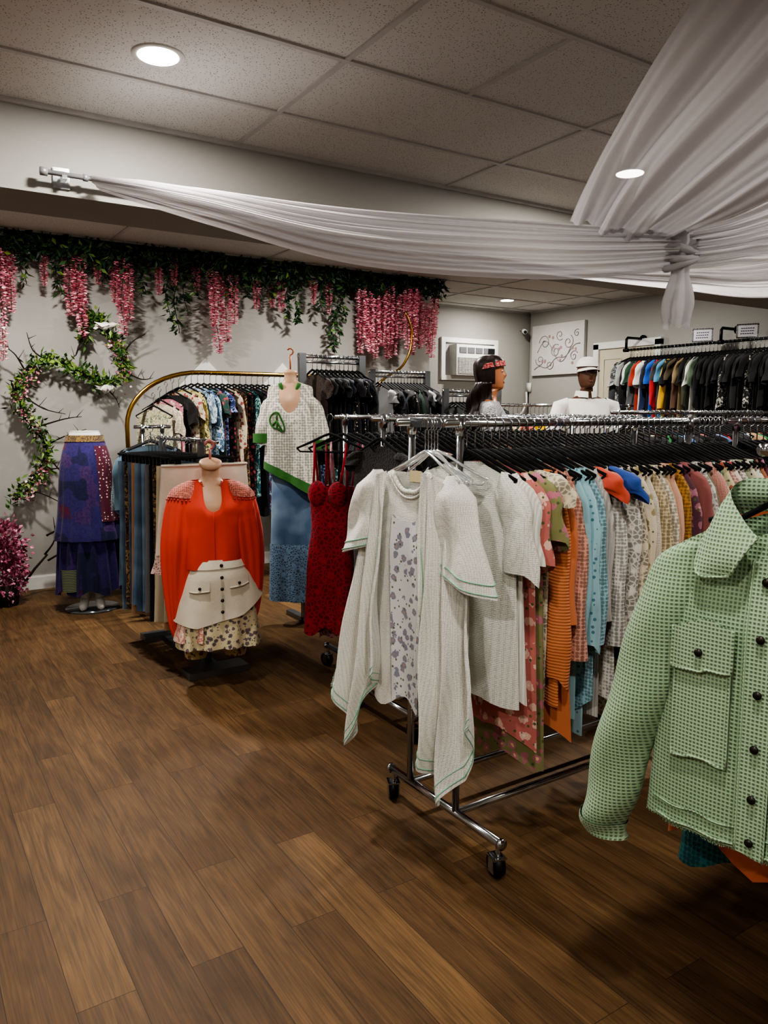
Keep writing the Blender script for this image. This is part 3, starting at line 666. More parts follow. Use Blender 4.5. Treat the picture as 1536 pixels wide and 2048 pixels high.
mb = MB(); mb.grid(lambda u, v: (lambda p: (p[0]*1.03, p[1]*1.05, p[2]))(surf(2*pi*u, .02+.12*v)), 48, 3, 0, True); mb.obj('waistband', wd, sk_)
for s_ in (.08, .27, .46, .65, .84): MB().ell(fy(.012, s_, .012), (.009, .006, .009), nu=12).obj('button', btn, sk_)
for sd in (-1, 1):
    mb = MB(); x0, x1 = sorted((sd*.05, sd*.15)); patch(mb, fy, x0, x1, .30, .46, .012, 8, 5); mb.tube([fy(x0+(x1-x0)*i/8, .46, .012) for i in range(9)], .004, 6); pf = mb.obj('pocket_flap', wd, sk_)
    MB().ell(fy((x0+x1)/2, .40, .02), (.008, .005, .008)).obj('button', btn, pf)
pt = E('layered_pants', 'floral ruffled pants with gathered cuffs', 'pants', (BL[0]+.02, BL[1]+.05, .0), brz)
for sd in (-1, 1):
    mb = MB(); mb.grid(lambda u, v: (sd*.105+(.085-.03*v)*cos(2*pi*u)*(1+.05*sin(14*pi*u)), .05*sin(2*pi*u), .36-.24*v+.0), 40, 8, 0, True); mb.obj('pant_leg', fab('c5aa7c', 'floral', '5a4a3a', 'a05040', 1.3), pt)

# ------------------------------------------------------------------ purple skirt form
P_ = E('leg_form', 'white lower-body mannequin form on a round clear base', 'mannequin', (1.19, 5.80, 0), -.25)
mb = MB(); rings(mb, [(1.295, .10, .08, .08, 0), (1.25, .115, .085, .09, 0), (1.16, .14, .10, .11, 0), (1.05, .165, .105, .13, 0), (.9, .16, .10, .11, 0), (.82, .12, .08, .08, 0)][::-1], 32, 26)
for sd in (-1, 1):
    mb.tube([(sd*.08, 0, .95), (sd*.08, 0, .7), (sd*.065, 0, .5), (sd*.06, .01, .35), (sd*.05, 0, .14), (sd*.05, 0, .08)], [.085, .07, .05, .052, .032, .033], 16)
    mb.tube([(sd*.05, .02, .07), (sd*.055, -.04, .05), (sd*.06, -.10, .035), (sd*.065, -.135, .03)], [.032, .032, .03, .016], 12)
mb.lathe([(0, 0), (.1, .0), (.1, .004), (0, .006)], (0, 0, 1.296), 24, 0, 1, .8)
mb.obj('form_body', skin_w, P_)
MB().lathe([(0, 0), (.19, 0), (.19, .01), (0, .012)], n=40).obj('base_disc', simple('smoked_glass', '55585a', .12), P_)
pu = fab('382d6e', 'patch', '1a2146', '50326a', 1.0)
ps = E('long_skirt', 'purple and navy patchwork maxi skirt with ruffled tiers', 'skirt', (1.19, 5.80, 0), -.25)
def sk(u, v):
    a = 2*pi*u; w_ = crv([(.125,), (.165,), (.185,), (.195,), (.21,), (.235,)], v)[0]*(1+.05*v*sin(15*a))
    return (w_*cos(a), w_*.72*sin(a), 1.27-.75*v)
mb = MB(); mb.grid(sk, 72, 24, 0, True); mb.obj('skirt_body', pu, ps)
mb = MB(); mb.grid(lambda u, v: ((.20+.035*v)*(1+.07*sin(32*pi*u))*cos(2*pi*u), (.15+.02*v)*(1+.07*sin(32*pi*u))*sin(2*pi*u), .58-.44*v+.02*sin(14*pi*u)*v), 120, 10, 0, True); mb.obj('ruffle_tier', fab('352a66', 'patch', '4a2c70', '1c2444', .8), ps)
mb = MB(); mb.grid(lambda u, v: (lambda p: (p[0]*1.03, p[1]*1.03, p[2]))(sk(u, .06*v)), 48, 3, 0, True); mb.obj('waistband', fab('6a5a3c', 'print', 'a08040', '3a1a30', 3), ps)
mb = MB(); mb.grid(lambda u, v: (lambda p: (p[0]*1.03, p[1]*1.03-.004, p[2]))(sk(.82+.14*u, .1+.72*v)), 14, 14); mb.obj('red_panel', fab('5a1530', 'dots', 'd9c9c0'), ps)
mb = MB(); mb.grid(lambda u, v: (-.13-.06*cos(2*pi*u)*(1+.1*sin(9*pi*u)), -.10+.05*sin(2*pi*u), .32-.16*v), 30, 6, 0, True); mb.obj('green_ruffle', fab('8a9a6a', 'stripe', '3a2a58', K3, 3), ps)

# ------------------------------------------------------------------ gold arch rack
def gold_arch(x0, x1, y, z, zc, cr, label):
    e = E('arched_rack', label, 'clothes rack', ((x0+x1)/2, y, 0)); cx = (x0+x1)/2
    P = [(x0-cx, 0, .03), (x0-cx, 0, zc)]
    P += [(x0-cx+cr*(1-cos(a)), 0, zc+(z-zc)*sin(a)) for a in [pi/2*i/12 for i in range(1, 13)]]
    P += [(x1-cx-cr*(1-cos(a)), 0, zc+(z-zc)*sin(a)) for a in [pi/2*(12-i)/12 for i in range(0, 13)]]
    P += [(x1-cx, 0, .03)]
    MB().tube(P, .018, 12).obj('arch_tube', gold, e)
    for xx in (x0-cx, x1-cx): MB().box((xx, 0, .015), (.05, .5, .03)).obj('foot', gold, e, smooth=False)
    return e
gold_arch(1.57, 3.75, 6.1, CH+.334, CH-.09, .6, 'brass-gold arched garment rack against the wall')
prt = [('floral teal', '3a5a54', 'floral', 'b04a5a', 'd0b070'), ('rust paisley', '7a3a2c', 'print', 'c09060', '20303a'), ('navy printed', '26345c', 'print', '9ab0c8', '8a3a48'), ('denim blue', '40598a', 'denim', '7a96b8'), ('black floral', '161618', 'floral', 'b04a58', 'c0b090'), ('mustard', 'b89a4a', 'print', '4a5a3a', 'e0d0a0'), ('light blue printed', '6a8ca8', 'print', 'd8e0e0', '2c3e5a'), ('cream floral', 'd0c2a8', 'floral', '9a3a3a', '3a4a3a'), ('black', '101012', 'plain'), ('indigo', '2c3c70', 'print', 'a0b0d8', '18203c'), ('teal', '2c646c', 'print', 'b0d0c0', '0f2a30'), ('brown', '5a4434', 'print', 'b09060', '281c14')]
seqa = [('cream leaf print', 'd0c8b2', 'print', '6a7a5a', 'a09a6a'), ('cream lace', 'dccfb8', 'crochet'), ('pink floral', 'c87a8a', 'floral', 'e0d0c0', '5a7040'), ('black lace', '201c1e', 'lace'), ('cream floral', 'd0c2a8', 'floral', '9a3a3a', '3a4a3a'), ('yellow printed', 'bcae6a', 'print', '3a4a3a', 'd0c090'), ('light blue', '8aa4b8', 'print', 'd8e0e0', '44566c')]
for i in range(34):
    x = 1.78+i*.052; p = seqa[i % 7] if i < 7 else R.choice(prt)
    zz = CH+.334-(0 if x > 2.1 else .30*((2.15-x)/.5)**2*1.1)
    q = (list(p)+['ffffff', '333333'])[:5] if len(p) < 5 else p
    garment((x, 6.1, zz-.003), -pi/2+.4, q[0], q[1], q[2], q[3], q[4], R.uniform(1.0, 1.18) if i > 8 else .85, R.choice((0, .2, .45)), group='printed dresses on the arched rack', sc=1.0)
for i in range(5):
    garment((1.50+.03*i, 5.25+.10*i, 1.32), -.1, ['light blue', 'pale blue', 'denim blue', 'sage', 'navy'][i], ['5f7988', '83949a', '4c6684', '6a7a6a', '1e2a40'][i], ['denim', 'crochet', 'denim', 'plain', 'denim'][i], '8aa0b4', L=1.02, sl=.4, group='cardigans at the arched rack end')
rolling_rack(1.52, 1.66, (5.5,), (5.2, 5.75), 1.33, 'small chrome rack by the arched rack', casters=False)

e = E('curved_stand', 'slim brass-gold curved display stand under the blossoms', 'display stand', (4.05, 6.35, 0))
MB().tube([(0, 0, .02), (0, 0, CH+.2)]+[crv([(0, 0, CH+.30), (.10, 0, CH+.37), (.26, 0, CH+.46), (.36, 0, CH+.62), (.38, 0, CH+.82), (.30, 0, CH+1.0)], i/16) for i in range(17)], .012, 10).obj('curved_tube', gold, e); MB().lathe([(0, 0), (.15, 0), (.15, .015), (0, .02)], n=32).obj('base', gold, e)
for x, z in ((2.42, .49), (3.17, .475)):
    s_ = .28
    mb = MB(); c_ = CH+z-s_
    mb.add([(0, 0, s_), (s_, 0, 0), (0, 0, -s_), (-s_, 0, 0), (0, -.03, s_), (s_, -.03, 0), (0, -.03, -s_), (-s_, -.03, 0)], [(0, 1, 2, 3), (7, 6, 5, 4), (0, 4, 5, 1), (1, 5, 6, 2), (2, 6, 7, 3), (3, 7, 4, 0)])
    mb.obj('wall_panel', white_m, None, (x, 6.688, c_), smooth=False, label='white diamond-shaped wooden wall panel', cat='wall decor', group='diamond wall panels')

# ------------------------------------------------------------------ tall racks + crochet bust
def tallrack(x0, x1, y, z, label):
    e = E('tall_rack', label, 'clothes rack', ((x0+x1)/2, y, 0)); h = (x1-x0)/2
    MB().tube([(-h-.03, 0, z), (h, 0, z)], .012, 10).tube([(-h, 0, z-.035), (h, 0, z-.035)], .008, 8).obj('rail', chrome, e)
    for sx in (-1, 1):
        MB().box((sx*h, 0, z/2), (.05, .03, z+.04)).obj('post', steel, e, smooth=False); MB().box((sx*h, 0, .015), (.05, .5, .03)).obj('foot', steel, e, smooth=False)
tallrack(2.34, 2.80, 4.62, 1.80, 'tall steel display rack with black tops')
row(11, (2.40, 4.62), (2.78, 4.62), 1.80, dark+[('brown', '3c2c22', 'lace')], 'X', 'black tops on the tall rack', L=(.6, .75))
tallrack(3.28, 3.82, 5.25, 1.755, 'tall steel display rack with mixed tops')
row(15, (3.32, 5.25), (3.80, 5.25), 1.755, dark+[('dark green', '2a4034', 'plain'), ('grey blue', '6a7880', 'plain'), ('blush', '9a7468', 'plain'), ('light grey', '98989a', 'plain')], 'X', 'mixed tops on the tall rack', L=(.6, .75))
tallrack(3.75, 4.3, 4.9, 1.60, 'steel rack with brown tops')
row(12, (3.8, 4.9), (4.25, 4.9), 1.60, dark+[('brown', '5a4030', 'plain'), ('grey', '6a6a68', 'knit')], 'X', 'brown tops', L=(.6, .75))
BX = (2.22, 4.55, 0); b2z = -.6
bust = E('bust_form', 'beige hanging torso form with orange hook', 'mannequin', BX, b2z)
mb = MB(); zz = .555; rings(mb, [(.65+zz, .115, .08, .08, 0), (.75+zz, .11, .085, .08, 0), (.88+zz, .12, .09, .08, 0), (.96+zz, .12, .09, .08, 0), (1.03+zz, .12, .06, .07, 0), (1.055+zz, .09, .04, .055, 0), (1.075+zz, .05, .038, .04, 0), (1.11+zz, .04, .036, .036, 0), (1.135+zz, .044, .04, .04, 0), (1.15+zz, .02, .02, .02, 0)], 36, 40); mb.obj('torso', skin, bust)
MB().tube([(0, 0, 1.69), (0, 0, 1.80)]+[(.02*sin(a), 0, 1.82-.02*cos(a)) for a in [0, .7, 1.4, 2.1, 2.8, 3.5, 4.2]], .005, 8).obj('hook', simple('orange_plastic', 'b5663c', .4), bust)
cro = fab('e4e1d4', 'crochet', sc=.7); grn = fab('3f7a36', 'knit')
po = E('poncho', 'white crochet poncho with green trim and peace sign', 'poncho', (BX[0], BX[1], 1.645), b2z)
surf, fy = gsurf(.14, .18, .68, .11, .014, 18, 1, nd=.10, nw=.065, top=.0, slope=.35, th0=.4, wp=.5, hem=lambda x, s: -.5*max(0, -x)+.6*max(0, x)-.02)
mb = MB(); gbody(mb, surf, 48, 24); mb.obj('poncho_body', cro, po)
mb = MB(); mb.grid(lambda u, v: (lambda p: (p[0]*1.02, p[1]*1.03, p[2]))(surf(2*pi*u, .91+.1*v)), 60, 4, 0, True); mb.obj('green_hem', grn, po)
mb = MB().tube([fy(-.063+.126*i/16, 0, .006) for i in range(17)], .013, 8); mb.obj('green_neckline', grn, po)
mb = MB(); cpt = [-.075, .40]
pr = lambda a, r: fy(cpt[0]+r*cos(a), cpt[1]+r*1.8*sin(a), .010)
mb.tube([pr(2*pi*i/24, .048) for i in range(24)], .006, 6, closed=True)
for a in (pi/2, -pi/2, pi/4, 3*pi/4): mb.tube([fy(*cpt, .010), pr(a, .048)], .006, 6)
mb.obj('peace_sign', grn, po)
for sd, l_, cx_ in ((1, .34, .195), (-1, .30, -.175)):
    mb = MB(); sleeve(mb, sd, l_, abs(cx_)-.055, -.09, .06, .07, .05, .055, yo=-.02); sv = mb.obj('sleeve', cro, po)
    mb = MB(); mb.grid(lambda u, v: (cx_+.074*cos(2*pi*u), -.02+.056*sin(2*pi*u), -.05-l_-.06*v), 24, 3, 0, True); mb.obj('green_cuff', grn, sv)
mb = MB(); surf, fy = gsurf(.14, .17, .86, .09, .012, 24, 2, nd=0, top=0, th0=.9); gbody(mb, surf, 50, 14)
js = mb.obj('long_skirt', fab('5a7494', 'denim', 'a2b8cb'), None, (BX[0]+.02, 4.57, 1.10), b2z, label='faded blue denim skirt with lace hem', cat='skirt')
mb = MB(); mb.grid(lambda u, v: (lambda p: (p[0]*1.03, p[1]*1.05, p[2]-.06*v))(surf(2*pi*u, .62+.38*v)), 60, 5, 0, True); mb.obj('lace_hem', fab('7a96b2', 'lace'), js)

# ------------------------------------------------------------------ red lace dresses
for i, (x, y, cn, hx, L, hw) in enumerate([(1.93, 3.50, 'crimson', 'ac1a30', 1.12, .16), (1.98, 3.46, 'deep red', '8a0f20', 1.08, .15), (2.03, 3.50, 'dusty pink', 'c98f96', 1.16, .18), (2.08, 3.5, 'black', '141416', 1.1, .2)]):
    mb = MB(); surf, fy = gsurf(.125, hw, L, .045 if i == 0 else .02, .020, 24, i, nd=0, top=-.36, th0=.7, belly=lambda s: 1-.14*exp(-((s-.28)/.12)**2), hem=lambda x, s: .05*abs(x)/.15+.015*sin(50*x))
    gbody(mb, surf, 50, 24)
    if i == 0:
        for sd in (-1, 1): mb.ell((sd*.062, -.03, -.40), (.058, .035, .07))
    d = mb.obj('hanging_dress', fab(hx, 'lace', sc=.7), None, (x, y, 1.405), -pi/2+.5, label=f'{cn} lace strappy dress on a black hanger', cat='dress', group='lace dresses')
    for sd in (-1, 1): MB().tube([(sd*.08, -.04, -.35), (sd*.09, -.015, -.25), (sd*.10, .0, -.125), (sd*.095, .012, -.25), (sd*.09, .02, -.37)], .0065, 6).obj('strap', fab(hx, 'plain'), d)
    hanger((x, y, 1.405), -pi/2+.5)

# ------------------------------------------------------------------ men's wall rail
e = E('wall_rail', 'black iron pipe clothes rail mounted on the wall', 'clothes rail', (7.1, 4.6, 0)); rz_ = CH+.717
MB().tube([(0, -2.2, rz_), (0, 1.33, rz_)], .014, 12).obj('pipe_rail', pipe_m, e)
for yy in (1.33, .15, -1.1, -2.2):
    MB().tube([(0, yy, rz_), (0, yy, rz_+.12), (.02, yy, rz_+.14), (.28, yy, rz_+.14)], .015, 12).tube([(.275, yy, rz_+.14), (.3, yy, rz_+.14)], .045, 20).tube([(0, yy-.03, rz_), (0, yy+.03, rz_)], .021, 12).obj('pipe_bracket', pipe_m, e)
men = [('charcoal', '44464a'), ('grey', '6a6e70'), ('light grey', '9a9d99'), ('black', '151517'), ('white', 'ccccc8'), ('dark green', '2a4a34'), ('grey', '55585a'), ('rust red', 'a03626'), ('white', 'd0d0cc'), ('navy', '1c2a50'), ('black', '121214'), ('royal blue', '2458b0'), ('red', 'b4282c'), ('dark grey', '3c3e40'), ('sky blue', '5088a8'), ('yellow', 'c89a20'), ('black', '101011'), ('olive brown', '4a4030'), ('brown', '5a4030'), ('khaki', '7a6c4e'), ('black', '131314'), ('olive', '3c4030'), ('white', 'c8c8c4'), ('sage', '5a6a58'), ('black', '0f0f10'), ('black', '18181a'), ('dark grey', '2a2a2c'), ('black', '0e0e0f'), ('charcoal', '222224')]
for i in range(58):
    y = 5.86-i*.045
    cn, hx = men[i] if i < 24 else R.choice(men[24:])
    pt = 'plain' if i not in (1, 30, 36) else 'print'
    garment((7.1, y, rz_), -.25, cn, hx, pt, 'b8b8b0' if pt == 'print' else W1, K3, R.uniform(.9, 1.0), .25 if i % 3 else .5, group="men's shirts on the wall rail", sw=.22, th=.016)
inkm = simple('black_ink', '101010', .6)
for y in (4.94, 4.45):
    s_ = MB().box((0, 0, 0), (.005, .2, .14)).obj('rack_sign', simple('sign_white', 'dcdce0', .5), None, (7.07, y, CH+.80), .5, smooth=False, label='small white sign with zebra-striped border', cat='sign', group='rack signs')
    mb = MB()
    for i in range(14):
        mb.box((-.004, -.093+.0143*i, .062), (.003, .008, .014)); mb.box((-.004, -.093+.0143*i, -.062), (.003, .008, .014))
    for i in range(8):
        mb.box((-.004, -.093, -.05+.0143*i), (.003, .014, .007)); mb.box((-.004, .093, -.05+.0143*i), (.003, .014, .007))
    mb.obj('zebra_border', inkm, s_, smooth=False)
    mb = MB()
    for j in range(3):
        for i in range(6): mb.box((-.004, -.05+.02*i+.003*j, .025-.025*j), (.002, .012, .008))
    mb.obj('lettering', simple('violet_ink', '4a3a70', .6), s_, smooth=False)

# ------------------------------------------------------------------ door, AC, painting, camera
mb = MB().box((7.375, 6.60, 1.13), (.05, .08, 2.26)).box((7.375, 5.70, 1.13), (.05, .08, 2.26)).box((7.375, 6.15, 2.24), (.05, .98, .08))
mb.obj('trim_2', white_m, smooth=False, kind='structure')
crm = simple('cream_door', 'c4bda8', .5)
d = MB().box((7.385, 6.15, 1.1), (.03, .82, 2.2)).obj('door_1', crm, smooth=False, kind='structure')
mb = MB()
for zz, hh in ((1.65, .85), (.6, .75)):
    for yy in (5.95, 6.35):
        mb.tube([(7.368, yy-.13, zz-hh/2), (7.368, yy+.13, zz-hh/2), (7.368, yy+.13, zz+hh/2), (7.368, yy-.13, zz+hh/2)], .008, 6, closed=True)
mb.obj('door_moulding', crm, d)
MB().tube([(7.37, 6.50, 1.0), (7.33, 6.50, 1.0)], .012, 12).ell((7.315, 6.50, 1.0), .028).obj('door_knob', chrome, d)
e = E('air_conditioner', 'white through-wall air conditioner in a painted wooden frame', 'air conditioner', (6.375, 7.85, CH+.43))
fr = MB()
for c_, d_ in (((0, -.02, .03), (.93, .04, .06)), ((0, -.02, .50), (.93, .04, .06)), ((-.435, -.02, .265), (.06, .04, .41)), ((.435, -.02, .265), (.06, .04, .41))): fr.box(c_, d_)
fr.obj('frame', white_m, e, smooth=False)
MB().box((0, -.005, .265), (.82, .01, .42)).obj('backing_panel', simple('grey_panel', 'a8a8a6', .7), e, smooth=False)
ac = MB().box((0, -.08, .25), (.64, .16, .38)).obj('ac_body', plastic, e, smooth=False)
mb = MB()
for i in range(11): mb.box((-.0, -.165, .085+.019*i), (.60, .012, .008))
for i in range(12): mb.box((-.28+.05*i, -.164, .18), (.004, .01, .2))
mb.obj('louvers', simple('louver_grey', 'b8b8b4', .5), ac, smooth=False)
mb = MB()
for i in range(4): mb.box((-.22+.13*i, -.163, .37), (.11, .01, .07))
mb.obj('air_outlet', simple('outlet_dark', '65666a', .6), ac, smooth=False)
MB().box((.24, -.165, .37), (.11, .012, .07)).obj('control_panel', simple('panel_black', '1a1c20', .3), ac, smooth=False)
e = E('painting', 'pale canvas with grey scrolling vines and pink blossoms', 'painting', (7.398, 7.26, CH+.51))
MB().box((-.02, 0, .325), (.04, .92, .65)).obj('canvas', simple('canvas_grey', 'c8c6c2', .8), e, smooth=False)
mb = MB()
def spiral(cy, cz_, r, t0, turns, sgn):
    return [(-.043, cy+sgn*r*(1-i/40*.85)*cos(t0+turns*2*pi*i/40), cz_+r*(1-i/40*.85)*sin(t0+turns*2*pi*i/40)) for i in range(41)]
for a in ((.22, .42, .10, 0, 1.4, 1), (.02, .30, .09, 1, 1.5, -1), (-.2, .40, .09, 2, 1.4, 1), (.3, .2, .08, 3, 1.4, -1), (-.05, .50, .07, 4, 1.3, 1), (-.3, .22, .07, .5, 1.4, -1), (.12, .13, .07, 2.5, 1.4, 1), (-.34, .5, .05, 1, 1.3, -1)):
    mb.tube(spiral(*a), .0045, 5)
mb.tube([(-.043, .40-.8*i/20, .08+.3*(i/20)**1.5+.03*sin(i*.8)) for i in range(21)], .0045, 5)
mb.tube([(-.043, .35-.6*i/20, .30+.14*sin(i*.33)) for i in range(21)], .004, 5)
mb.obj('scroll_design', simple('scroll_grey', '857e7c', .8), e)
mb = MB()
for i in range(14):
    cy, cz_ = R.uniform(-.4, .4), R.uniform(.06, .58)
    for j in range(5): mb.ell((-.043, cy+.012*cos(j*1.256), cz_+.012*sin(j*1.256)), (.003, .009, .009), nu=8, nv=4)
mb.obj('blossoms', simple('blossom_mauve', 'b08a8e', .8), e)
e = E('security_camera', 'small white dome-bracket security camera in the corner', 'security camera', (7.25, 7.78, CH+1.12))
MB().tube([(.0, .07, .0), (0, 0, .0), (-.02, -.03, -.02)], .012, 8).obj('bracket', plastic, e)
MB().tube([(-.0, -.0, -.01), (-.05, -.09, -.04)], [.03, .032], 16).obj('housing', plastic, e)
MB().ell((-.051, -.092, -.041), .022).obj('lens', rubber, e)
MB().tube([(7.36, 7.81, CH+.30), (7.36, 7.80, CH+.15), (7.30, 7.80, CH+.05), (7.2, 7.8, CH-.08), (7.05, 7.8, CH-.15)], .014, 8).box((7.385, 7.79, CH+.36), (.02, .08, .12)).obj('power_cord', plastic, None, label='white power cord with wall plug box', cat='cable')

# ------------------------------------------------------------------ drapes
def drape(name, tops, bots, nf, amp, label, belly=.1, nu=80, nv=70, seed=0, group='ceiling drapes'):
    def fn(u, v):
        a = Vector(crv(tops, u)); b = Vector(crv(bots, u)); p = a.lerp(b, v)
        d = Vector(crv(tops, min(1, u+.02)))-Vector(crv(tops, max(0, u-.02))); wv = b-a
        nrm = d.cross(wv)
        if nrm.length < 1e-9: nrm = Vector((0, 0, 1))
        nrm.normalize()
        ww = min(1, wv.length/.12)
        o_ = amp*ww*(sin(2*pi*nf*v+seed+1.2*sin(3*u+seed))+.5*sin(2*pi*nf*2.3*v+2*seed+2*u)+.35*sin(2*pi*nf*.4*v+5*u))
        p = p+nrm*(o_+belly*sin(pi*v)*ww)
        return tuple(p)
    mb = MB(); mb.grid(fn, nu, nv)
    return mb.obj(name, sheer, None, label=label, cat='drape', group=group)
Z = lambda L: [(x, y, z+CH) for x, y, z in L]
drape('ceiling_drape', Z([(.88, 3.74, 1.06), (1.2, 3.24, .94), (1.65, 2.74, .82), (2.2, 2.25, .74), (2.56, 1.93, .69)]), Z([(.88, 3.72, 1.0), (1.2, 3.2, .79), (1.65, 2.74, .60), (2.2, 2.25, .525), (2.56, 1.93, .545)]), 6, .015, 'sheer white fabric swag sweeping across the ceiling', -.10, seed=1, nv=90)
drape('ceiling_drape', Z([(2.56, 1.93, .69), (2.9, 1.92, .78), (3.3, 1.90, .95), (4.1, 1.85, 1.34)]), Z([(2.56, 1.93, .545), (2.9, 1.92, .60), (3.3, 1.9, .70), (4.1, 1.85, 1.28)]), 6, .015, 'sheer white fabric swag continuing past the knot', -.10, seed=2, nv=90)
drape('ceiling_drape', Z([(2.27, 2.19, .74), (2.22, 2.0, .95), (2.22, 1.82, 1.15), (2.26, 1.65, 1.34)]), Z([(2.56, 1.90, .66), (2.50, 1.50, .70), (2.62, 1.10, .90), (2.9, .7, 1.34)]), 4, .035, 'wide sheer white panel rising from the knot to the ceiling', -.06, seed=3)
drape('ceiling_drape', Z([(2.2, 3.80, 1.0), (2.6, 3.35, .86), (3.08, 2.92, .755), (3.51, 2.63, .745), (3.92, 2.37, .78), (4.6, 2.0, .98)]), Z([(2.2, 3.79, .94), (2.6, 3.33, .80), (3.08, 2.90, .70), (3.51, 2.61, .64), (3.92, 2.35, .60), (4.6, 1.98, .70)]), 4, .010, 'sheer white fabric swag beyond the main drape', -.08, seed=4)
kn = E('drape_knot', 'white fabric sash knotted around the drapes', 'drape', (2.56, 1.90, CH+.60), .3)
mb = MB(); mb.grid(lambda u, v: (lambda r: (r*cos(2*pi*u)*(1+.22*sin(10*pi*u+4*v)), r*.8*sin(2*pi*u)*(1+.22*sin(10*pi*u+4*v)), .10-.36*v+.02*sin(6*pi*u)*v))(crv([(.03,), (.055,), (.046,), (.034,), (.05,), (.062,), (.055,)], v)[0]), 60, 30, 0, True); mb.obj('sash_tail', sheer, kn)
mb = MB()
for i in range(3): mb.tube([((.060-.004*i)*cos(2*pi*j/24), (.052)*sin(2*pi*j/24), .02-.028*i+.022*sin(2*pi*j/24+i)) for j in range(24)], .014, 8, closed=True)
mb.obj('knot_wrap', sheer, kn)
e = E('curtain_rod', 'white curtain rod on clear wall brackets', 'curtain rod', (.66, 3.76, CH+1.055))
MB().tube([(0, 0, 0), (.95, 0, 0)], .011, 12).tube([(-.02, 0, 0), (.01, 0, 0)], .018, 14).tube([(.16, 0, 0), (.18, 0, 0)], .016, 12).obj('rod', simple('grey_rod', '9a9a9c', .4, .3), e)
MB().box((.08, .07, .0), (.07, .008, .09)).box((.08, .03, -.012), (.02, .08, .02)).obj('bracket', clear, e, smooth=False)

# ------------------------------------------------------------------ garland, wisteria, vines
wist = []
for kk in range(4):
    mb = MB(); N = 320
    mb.tube([(.006*sin(i), .006*cos(i*1.3), -i/8) for i in range(9)], .002, 4, 1)
    for i in range(N):
        t_ = i/N; a = i*2.4+R.uniform(-.4, .4); r = (.050*(1-t_)**.6+.008)*R.uniform(.3, 1)*(.6+.4*min(1, t_*8)); z = -t_+R.uniform(-.012, .012)
        mb.leaf((r*.5*cos(a), r*.5*sin(a), z), (cos(a), sin(a), R.uniform(-.9, .3)), R.uniform(.018, .03), R.uniform(.018, .028), 0, .35)
    wist.append(mb.mesh('wisteria_strand', [pink_m, bark], False))
def wisteria(x, y, z, L, s=1.0):
    place('wisteria_strand', R.choice(wist), None, (x, y, z), R.uniform(0, 6), 'hanging strand of pink artificial wisteria blossoms', 'flower', 'hanging pink wisteria', scale=(s, s, L))
ct = CH+1.28
for x, zb, s_ in [(.70, .75, 1), (.78, .42, 1.0), (.86, .85, 1), (.83, .95, .9), (1.10, 1.05, .7), (1.28, .80, 1.1), (1.36, .62, 1.2), (1.33, .85, 1.1), (1.62, .95, 1.0), (1.67, .68, 1.2), (1.72, .82, 1.1), (1.97, 1.05, .7), (2.10, 1.05, .8), (2.44, .80, 1.1), (2.50, .62, 1.3), (2.57, .70, 1.2), (2.63, .85, 1.0), (2.85, 1.0, .8), (3.02, 1.0, .9), (3.1, 1.0, .9), (3.4, 1.05, .8), (2.3, 1.05, .8), (1.5, 1.1, .7), (3.6, .95, .8)]:
    wisteria(x, 6.50+R.uniform(-.06, .06), ct+R.uniform(-.1, .02), max(.15, 1.28-zb), s_*1.25)
for i in range(28):
    x = 3.90+.90*i/28; wisteria(x, 6.48+R.uniform(-.12, .08), CH+1.15+R.uniform(-.1, .1), R.uniform(.33, .52)+(.08 if i < 22 else .0), 1.3)
mb = MB(); mbl = MB()
for st_ in range(3):
    mb.tube([(.3+4.6*i/60, 6.55+.05*sin(i*.7+st_*2), ct+.01+.05*sin(i*.9+st_)) for i in range(61)], .008, 5)
for i in range(5600):
    x = R.uniform(.3, 4.9); a = R.uniform(0, 2*pi)
    mbl.leaf((x, 6.54+R.uniform(-.14, .08), ct+.01+R.gauss(0, .065)-.03*sin(x*5)), (cos(a), R.uniform(-.9, .2), sin(a)-.35), R.uniform(.05, .085), R.uniform(.022, .036))
for x, L in ((.95, .3), (1.2, .35), (1.55, .25), (2.05, .5), (2.12, .6), (2.2, .45), (2.3, .3), (2.75, .25), (3.15, .4), (3.25, .45), (3.5, .35), (3.62, .68), (3.68, .6), (3.75, .4), (4.0, .3), (4.4, .2), (1.85, .3), (3.0, .25), (2.6, .3)):
    mb.tube([(x+.02*sin(i), 6.5, ct-L*i/8) for i in range(9)], .003, 4)
    for i in range(int(L*110)):
        z = ct-L*R.random(); a = R.uniform(0, 2*pi); mbl.leaf((x+R.uniform(-.02, .02), 6.5, z), (cos(a), sin(a)*.7-.2, -.5), R.uniform(.045, .075), .028)
g = mb.obj('leafy_garland', bark, None, label='dense green leaf garland hung along the top of the wall', cat='garland')
mbl.obj('leaves', leaf_m, g, smooth=False, kind='stuff')

